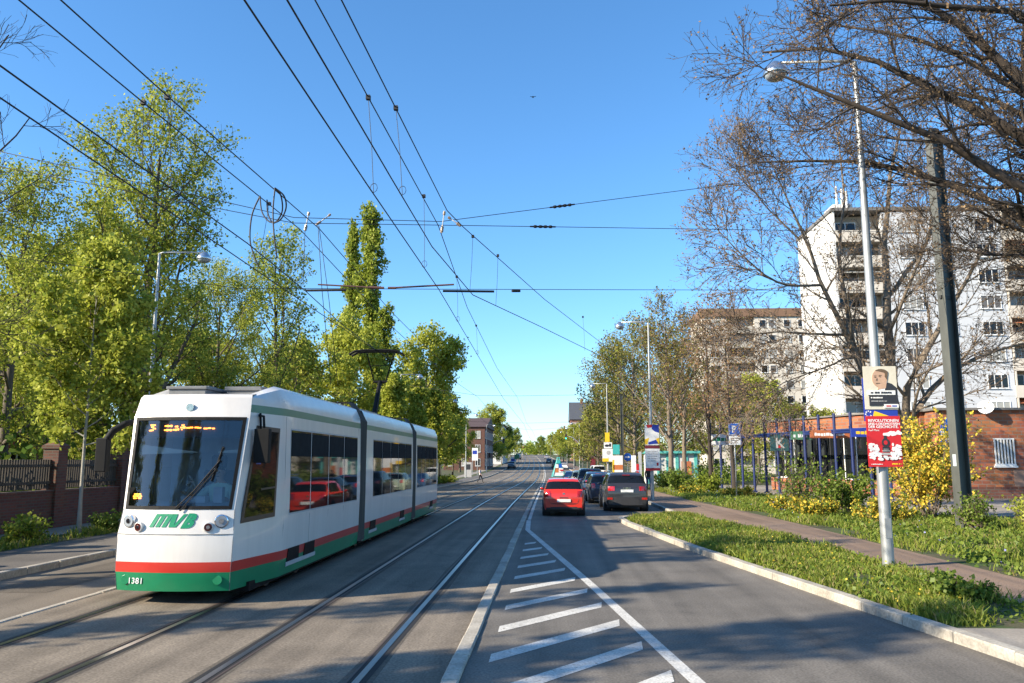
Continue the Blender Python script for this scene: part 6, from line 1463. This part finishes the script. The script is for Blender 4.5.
for i in range(5):
    s0 = .15+2.45*i; m = MB(); lbox(m, s0, s0+2.3, -.30, -.25, .853, .93); lbox(m, s0, s0+.07, -.30, -.25, .93, 3.74); lbox(m, s0+2.23, s0+2.3, -.30, -.25, .93, 3.74); lbox(m, s0+1.1, s0+1.17, -.30, -.25, .93, 3.74)
    w = m.build('shop_window', m_dark if i % 3 != 1 else m_frame, PV); m = MB(); lbox(m, s0+.07, s0+2.23, -.29, -.27, .93, 3.74); m.build('pane', m_bpane, w)
m = MB(); m.box(19.7, 20.85, 46.6, 46.65, .1, 3.5); m.build('shop_door', m_bpane, PV)
# grille window in the brick wall
m = MB(); m.box(24.05, 25.15, 44.9, 44.994, 1.75, 1.85); m.box(24.00, 25.20, 44.85, 44.994, 1.65, 1.75)
for i in range(7): m.box(24.08+.165*i, 24.15+.165*i, 44.92, 44.97, 1.85, 3.15)
m.box(24.05, 25.15, 44.92, 44.985, 3.15, 3.22); g = m.build('grille_window', m_frame, PV); m = MB(); m.box(24.07, 25.13, 44.975, 44.994, 1.86, 3.14); m.build('pane', m_shopdark, g)
m = MB(); m.box(25.0, 28.5, 44.988, 44.997, .64, 1.5); m.build('render_patch', mk('old_render', (.33, .20, .14), rough=.9, var=.3, scale=1.2), PV)
# pavilion signs
def psign(label, s, off, z0, z1, w, mat, extra=None):
    r = thing('shop_sign', label, 'shop sign', (0, 0, 0), 0, 'signs on the blue post frame'); p0 = Vector(LP(s, off, 0)); r.location = p0; r.rotation_euler = (0, 0, 0)
    m = MB(); m.box(-w/2, w/2, 0, .06, z0, z1); p = m.build('panel', mat, r); m = MB(); m.box(-w/2, -w/2+.04, .063, .10, z0, z1+.25); m.box(w/2-.04, w/2, .063, .10, z0, z1+.25); m.build('bracket', m_post, r); return p
# blue posts and beams
FR = thing('post_frame', 'row of tall blue steel posts with a beam in front of the pavilion', 'pergola', (0, 0, .1))
def FP(s): return LP(s, 2.6, 0)
for i in range(14):
    s = -2.3 + 1.42*i; x, y, _ = FP(s); m = MB(); m.tube([(x, y, -.2), (x, y, 4.75)], .085, 10); m.box(x-.13, x+.13, y-.13, y+.13, -.1, .03); m.build('post', m_post, FR, smooth=False)
m = MB()
for z in (3.62, 3.74): m.tube([FP(-2.4)[:2]+(z,), FP(16.3)[:2]+(z,)], .075, 8)
for i in range(7):
    s = -2.3+2.84*i; a = LP(s, 2.6, 3.68); b = LP(s, .05, 3.68); m.tube([a, b], .05, 6)
m.build('beam', m_post, FR)
m = MB()
for i in range(3): s = 4.8+2.84*i; a = LP(s, 2.6, 0); m.tube([(a[0], a[1], 0), (a[0]+.5, a[1]-.2, 2.2)], .04, 6)
m.build('brace', m_darksteel, FR)
m_steal = mk('sign_dark_teal', (.03, .085, .095), rough=.4, var=.15)
p = psign('dark teal sign with a large pale letter K and red dot between the blue posts', 7.2, 2.75, 2.75, 3.80, 1.15, m_steal); text('lettering', 'K', .92, m_lgrey, p, (-.28, -.005, 2.93), offset=.018); flat(p, 'red_dot', [ell(-.02, 3.02, .10, .10)], m_prd, 2)
p = psign('long white shop sign at the left end of the blue post frame', 13.8, 2.75, 3.25, 4.0, 2.4, m_swhite); scribble(p, -.9, .4, 3.5, .3, m_green, 1); scribble(p, .5, 1.0, 3.55, .2, m_pgrey, 1)
p = psign('green and white shop sign right of the letter K sign', 4.9, 2.72, 3.4, 3.9, 1.3, m_greenstrip); scribble(p, -.5, .4, 3.53, .22, m_swhite, 1)
p = psign('red-orange shop banner in the right half of the blue post frame', 2.2, 2.72, 3.42, 3.88, 2.3, m_awn); scribble(p, -.9, .8, 3.54, .2, m_swhite, 1)
p = psign('dark blue banner with orange print at the right end of the frame', -.9, 2.72, 3.40, 3.88, 1.7, m_pblue); scribble(p, -.6, .6, 3.53, .22, m_pyel, 1)
r = thing('oval_sign', 'large oval blue sign with a white band half hidden by the dark mast', 'shop sign', (21.8, 44.93, .25))
m = MB(); m.disc((0, 0, 3.2), 1.0, 32, thick=.06, rx=.55); p = m.build('panel', m_sblue, r); flat(p, 'white_band', [rect(-.5, .5, 2.98, 3.45)], m_swhite, 1); flat(p, 'red_bar', [rect(.1, .34, 2.7, 3.75)], m_prd, 2); text('lettering', 'P', .5, m_pblue, p, (-.48, -.005, 3.05), offset=.01)
r = thing('satellite_dish', 'white satellite dish on the pavilion roof edge', 'satellite dish', (23.65, 44.65, 5.0)); 
m = MB(); d = Vector((-.5, -.75, .35)).normalized(); u = d.cross(Vector((0, 0, 1))).normalized(); w_ = u.cross(d)
m.grid([[tuple(d*(-.12 + .14*q*q) + (u*math.cos(t)+w_*math.sin(t))*q*.40) for t in np.linspace(0, 2*PI, 25)[:-1]] for q in (.02, .3, .6, .85, 1)], closed=True); m.build('dish', m_swhite, r, smooth=True)
m = MB(); m.tube([(0, .1, -.3), (0, .1, .0), tuple(d*-.12)], .03, 6); m.tube([tuple(w_*-.45), tuple(d*.45 + w_*-.2)], .015, 5); m.build('mount', m_galv, r)
# turquoise kiosk behind the trees
K_ = thing('kiosk', 'white and turquoise kiosk behind the parking bay trees', 'kiosk', (12.6, 84, gz(84)+.1))
m_turq = mk('turquoise_paint', (.10, .42, .38), rough=.5, var=.1)
m = MB(); m.box(-2.6, 2.6, 0, 3, 0, 3.1); m.build('wall', m_white_r, K_); m = MB()
for i in range(6): m.box(-2.55+.95*i, -2.25+.95*i, -.08, -.003, 0, 3.1)
m.build('column', m_turq, K_); m = MB(); m.box(-2.8, 2.8, -.4, 3.2, 3.103, 3.35); m.build('roof', m_turq, K_); m = MB(); m.box(.9, 1.9, -.12, -.085, .9, 2.3); m.build('hatch', m_awn, K_)
def house(label, x, y, w, d, h, wall, roofm, rise=3., storeys=3, cols=4, rot=0., name='town_house', gable='x', chimney=True, wn=(1.1, 1.6), side=True):
    r = thing(name, label, 'house', (x+cx(y), y, gz(y)-.1), rot, 'houses along the street'); m = MB(); m.box(-w/2, w/2, 0, d, -1, h); m.build('wall', wall, r)
    m = MB(); e = .4
    if gable == 'x': vs = [(-w/2-e, -e, h), (w/2+e, -e, h), (w/2+e, d+e, h), (-w/2-e, d+e, h), (-w/2-e, d/2, h+rise), (w/2+e, d/2, h+rise)]; fs = [(0, 1, 5, 4), (2, 3, 4, 5), (0, 4, 3), (1, 2, 5), (0, 3, 2, 1)]
    else: vs = [(-w/2-e, -e, h), (w/2+e, -e, h), (w/2+e, d+e, h), (-w/2-e, d+e, h), (0, -e, h+rise), (0, d+e, h+rise)]; fs = [(0, 1, 4), (2, 3, 5), (0, 4, 5, 3), (1, 2, 5, 4), (0, 3, 2, 1)]
    m.add(vs, fs); ro = m.build('roof', roofm, r)
    if chimney: m = MB(); m.box(-w*.3, -w*.3+.8, d*.45, d*.45+.8, h, h+rise+1.4); m.build('chimney', m_brickfar, ro)
    for k in range(storeys):
        z = 1.1 + (h-.6)/storeys*k
        for i in range(cols): window(r, -w/2 + w*(i+.5)/cols, -.02, z, wn[0], wn[1], 2)
        if side:
            nd = max(2, int(d/3.2))
            for i in range(nd):
                for s in (-1, 1): window(r, s*(w/2+.02), d*(i+.5)/nd, z, wn[0], wn[1], 2, s*PI/2)
    return r
house('dark brick house with dark roof on the left behind the upright street trees', -18.4, 176, 9, 26, 9.6, m_brickl, m_darktile, 2.6, 3, 3)
house('white gabled house on the left beyond the round bright tree', -16.6, 236, 8, 26, 11.5, m_white_r, m_tile, 3.0, 4, 3, gable='y')
house('brick building with steep slate roof rising above the right trees', 19.2, 282, 19, 22, 14.5, m_brickfar, m_tile, 6.8, 4, 6, chimney=True)
house('pale house at the crest where the road bends', 4, 640, 10, 12, 5, m_white_r, m_redtile, 3.0, 2, 3)
house('grey house on the left near the crest', -22, 420, 12, 20, 12, m_beige_r, m_redtile, 4, 4, 3)
house('beige house on the right behind the far trees', 17, 400, 11, 22, 10, m_beige_r, m_redtile, 4, 3, 3)
house('red brick villa behind the wall at the left picture edge', -31.5, 38, 9, 10, 8, m_brickfar, m_redtile, 3.5, 2, 3)
# left brick wall with piers and picket panels
BW = thing('brick_wall', 'low dark brick wall with tall piers and picket panels along the left pavement', 'wall', (-14.9, 0, .12))
m = MB(); m.box(-.3, -.02, -14, 96, -.2, 1.05); m.build('wall', m_brickl, BW)
m = MB(); m.box(-.33, .01, -14, 96, 1.053, 1.12); m.build('coping', m_bricklow, BW)
m_picket = mk('picket_wood', (.055, .045, .035), rough=.85, var=.3, scale=3)
for i in range(30):
    y = -13 + 3.7*i
    m = MB(); m.box(-.42, .06, y-.24, y+.24, -.2, 2.35); m.box(-.46, .10, y-.28, y+.28, 2.353, 2.45); m.add([(-.44, y-.26, 2.452), (.08, y-.26, 2.452), (.08, y+.26, 2.452), (-.44, y+.26, 2.452), (-.18, y, 2.66)], [(0, 1, 4), (1, 2, 4), (2, 3, 4), (3, 0, 4)])
    m.build('pier', m_brickl, BW)
    m = MB(); yy = y+.30
    while yy < y+3.42: m.box(-.18, -.15, yy, yy+.07, 1.16, 2.02); yy += .115
    m.box(-.145, -.10, y+.245, y+3.455, 1.3, 1.38); m.box(-.145, -.10, y+.245, y+3.455, 1.8, 1.88); m.build('picket_panel', m_picket, BW)
rng = np.random.default_rng(55); c = []
for i in range(150):
    x = -150 + 300*rng.random(); y = 560 + 110*rng.random(); h = 6 + 6*rng.random(); n = 150
    q = rng.normal(size=(n, 3)); q /= np.linalg.norm(q, axis=1, keepdims=True); q *= (rng.random((n, 1))**.4)*np.array([4.5, 4.5, h*.5]); c.append(q + np.array([x, y, 6.2+h*.5]))
V, Fq = leafquads(np.concatenate(c), rng, 1.3); tag(link('treeline', np_mesh('treeline', V, Fq, [lf_green])), 'green treeline beyond the road crest', kind='stuff')
hedge_rng = np.random.default_rng(77)
def undergrowth(label, x0, x1, y0, y1, h, n, ls, leaf, seed):
    rng = np.random.default_rng(seed); c = np.stack([x0+(x1-x0)*rng.random(n), y0+(y1-y0)*rng.random(n), .1 + h*rng.random(n)**1.3], 1)
    c[:, 2] *= .6+.4*np.sin(c[:, 1]*.9)*np.sin(c[:, 1]*.37+1); V, Fq = leafquads(c, rng, ls); o = link('undergrowth', np_mesh('undergrowth', V, Fq, [leaf])); tag(o, label, 'undergrowth', kind='stuff')
undergrowth('dark undergrowth behind the brick wall', -22, -16, 8, 90, 3.6, 26000, .26, lf_dark, 1)
undergrowth('low greenery along the plaza behind the parking bay', 12, 22, 80, 120, 2.4, 9000, .22, lf_bush, 2)
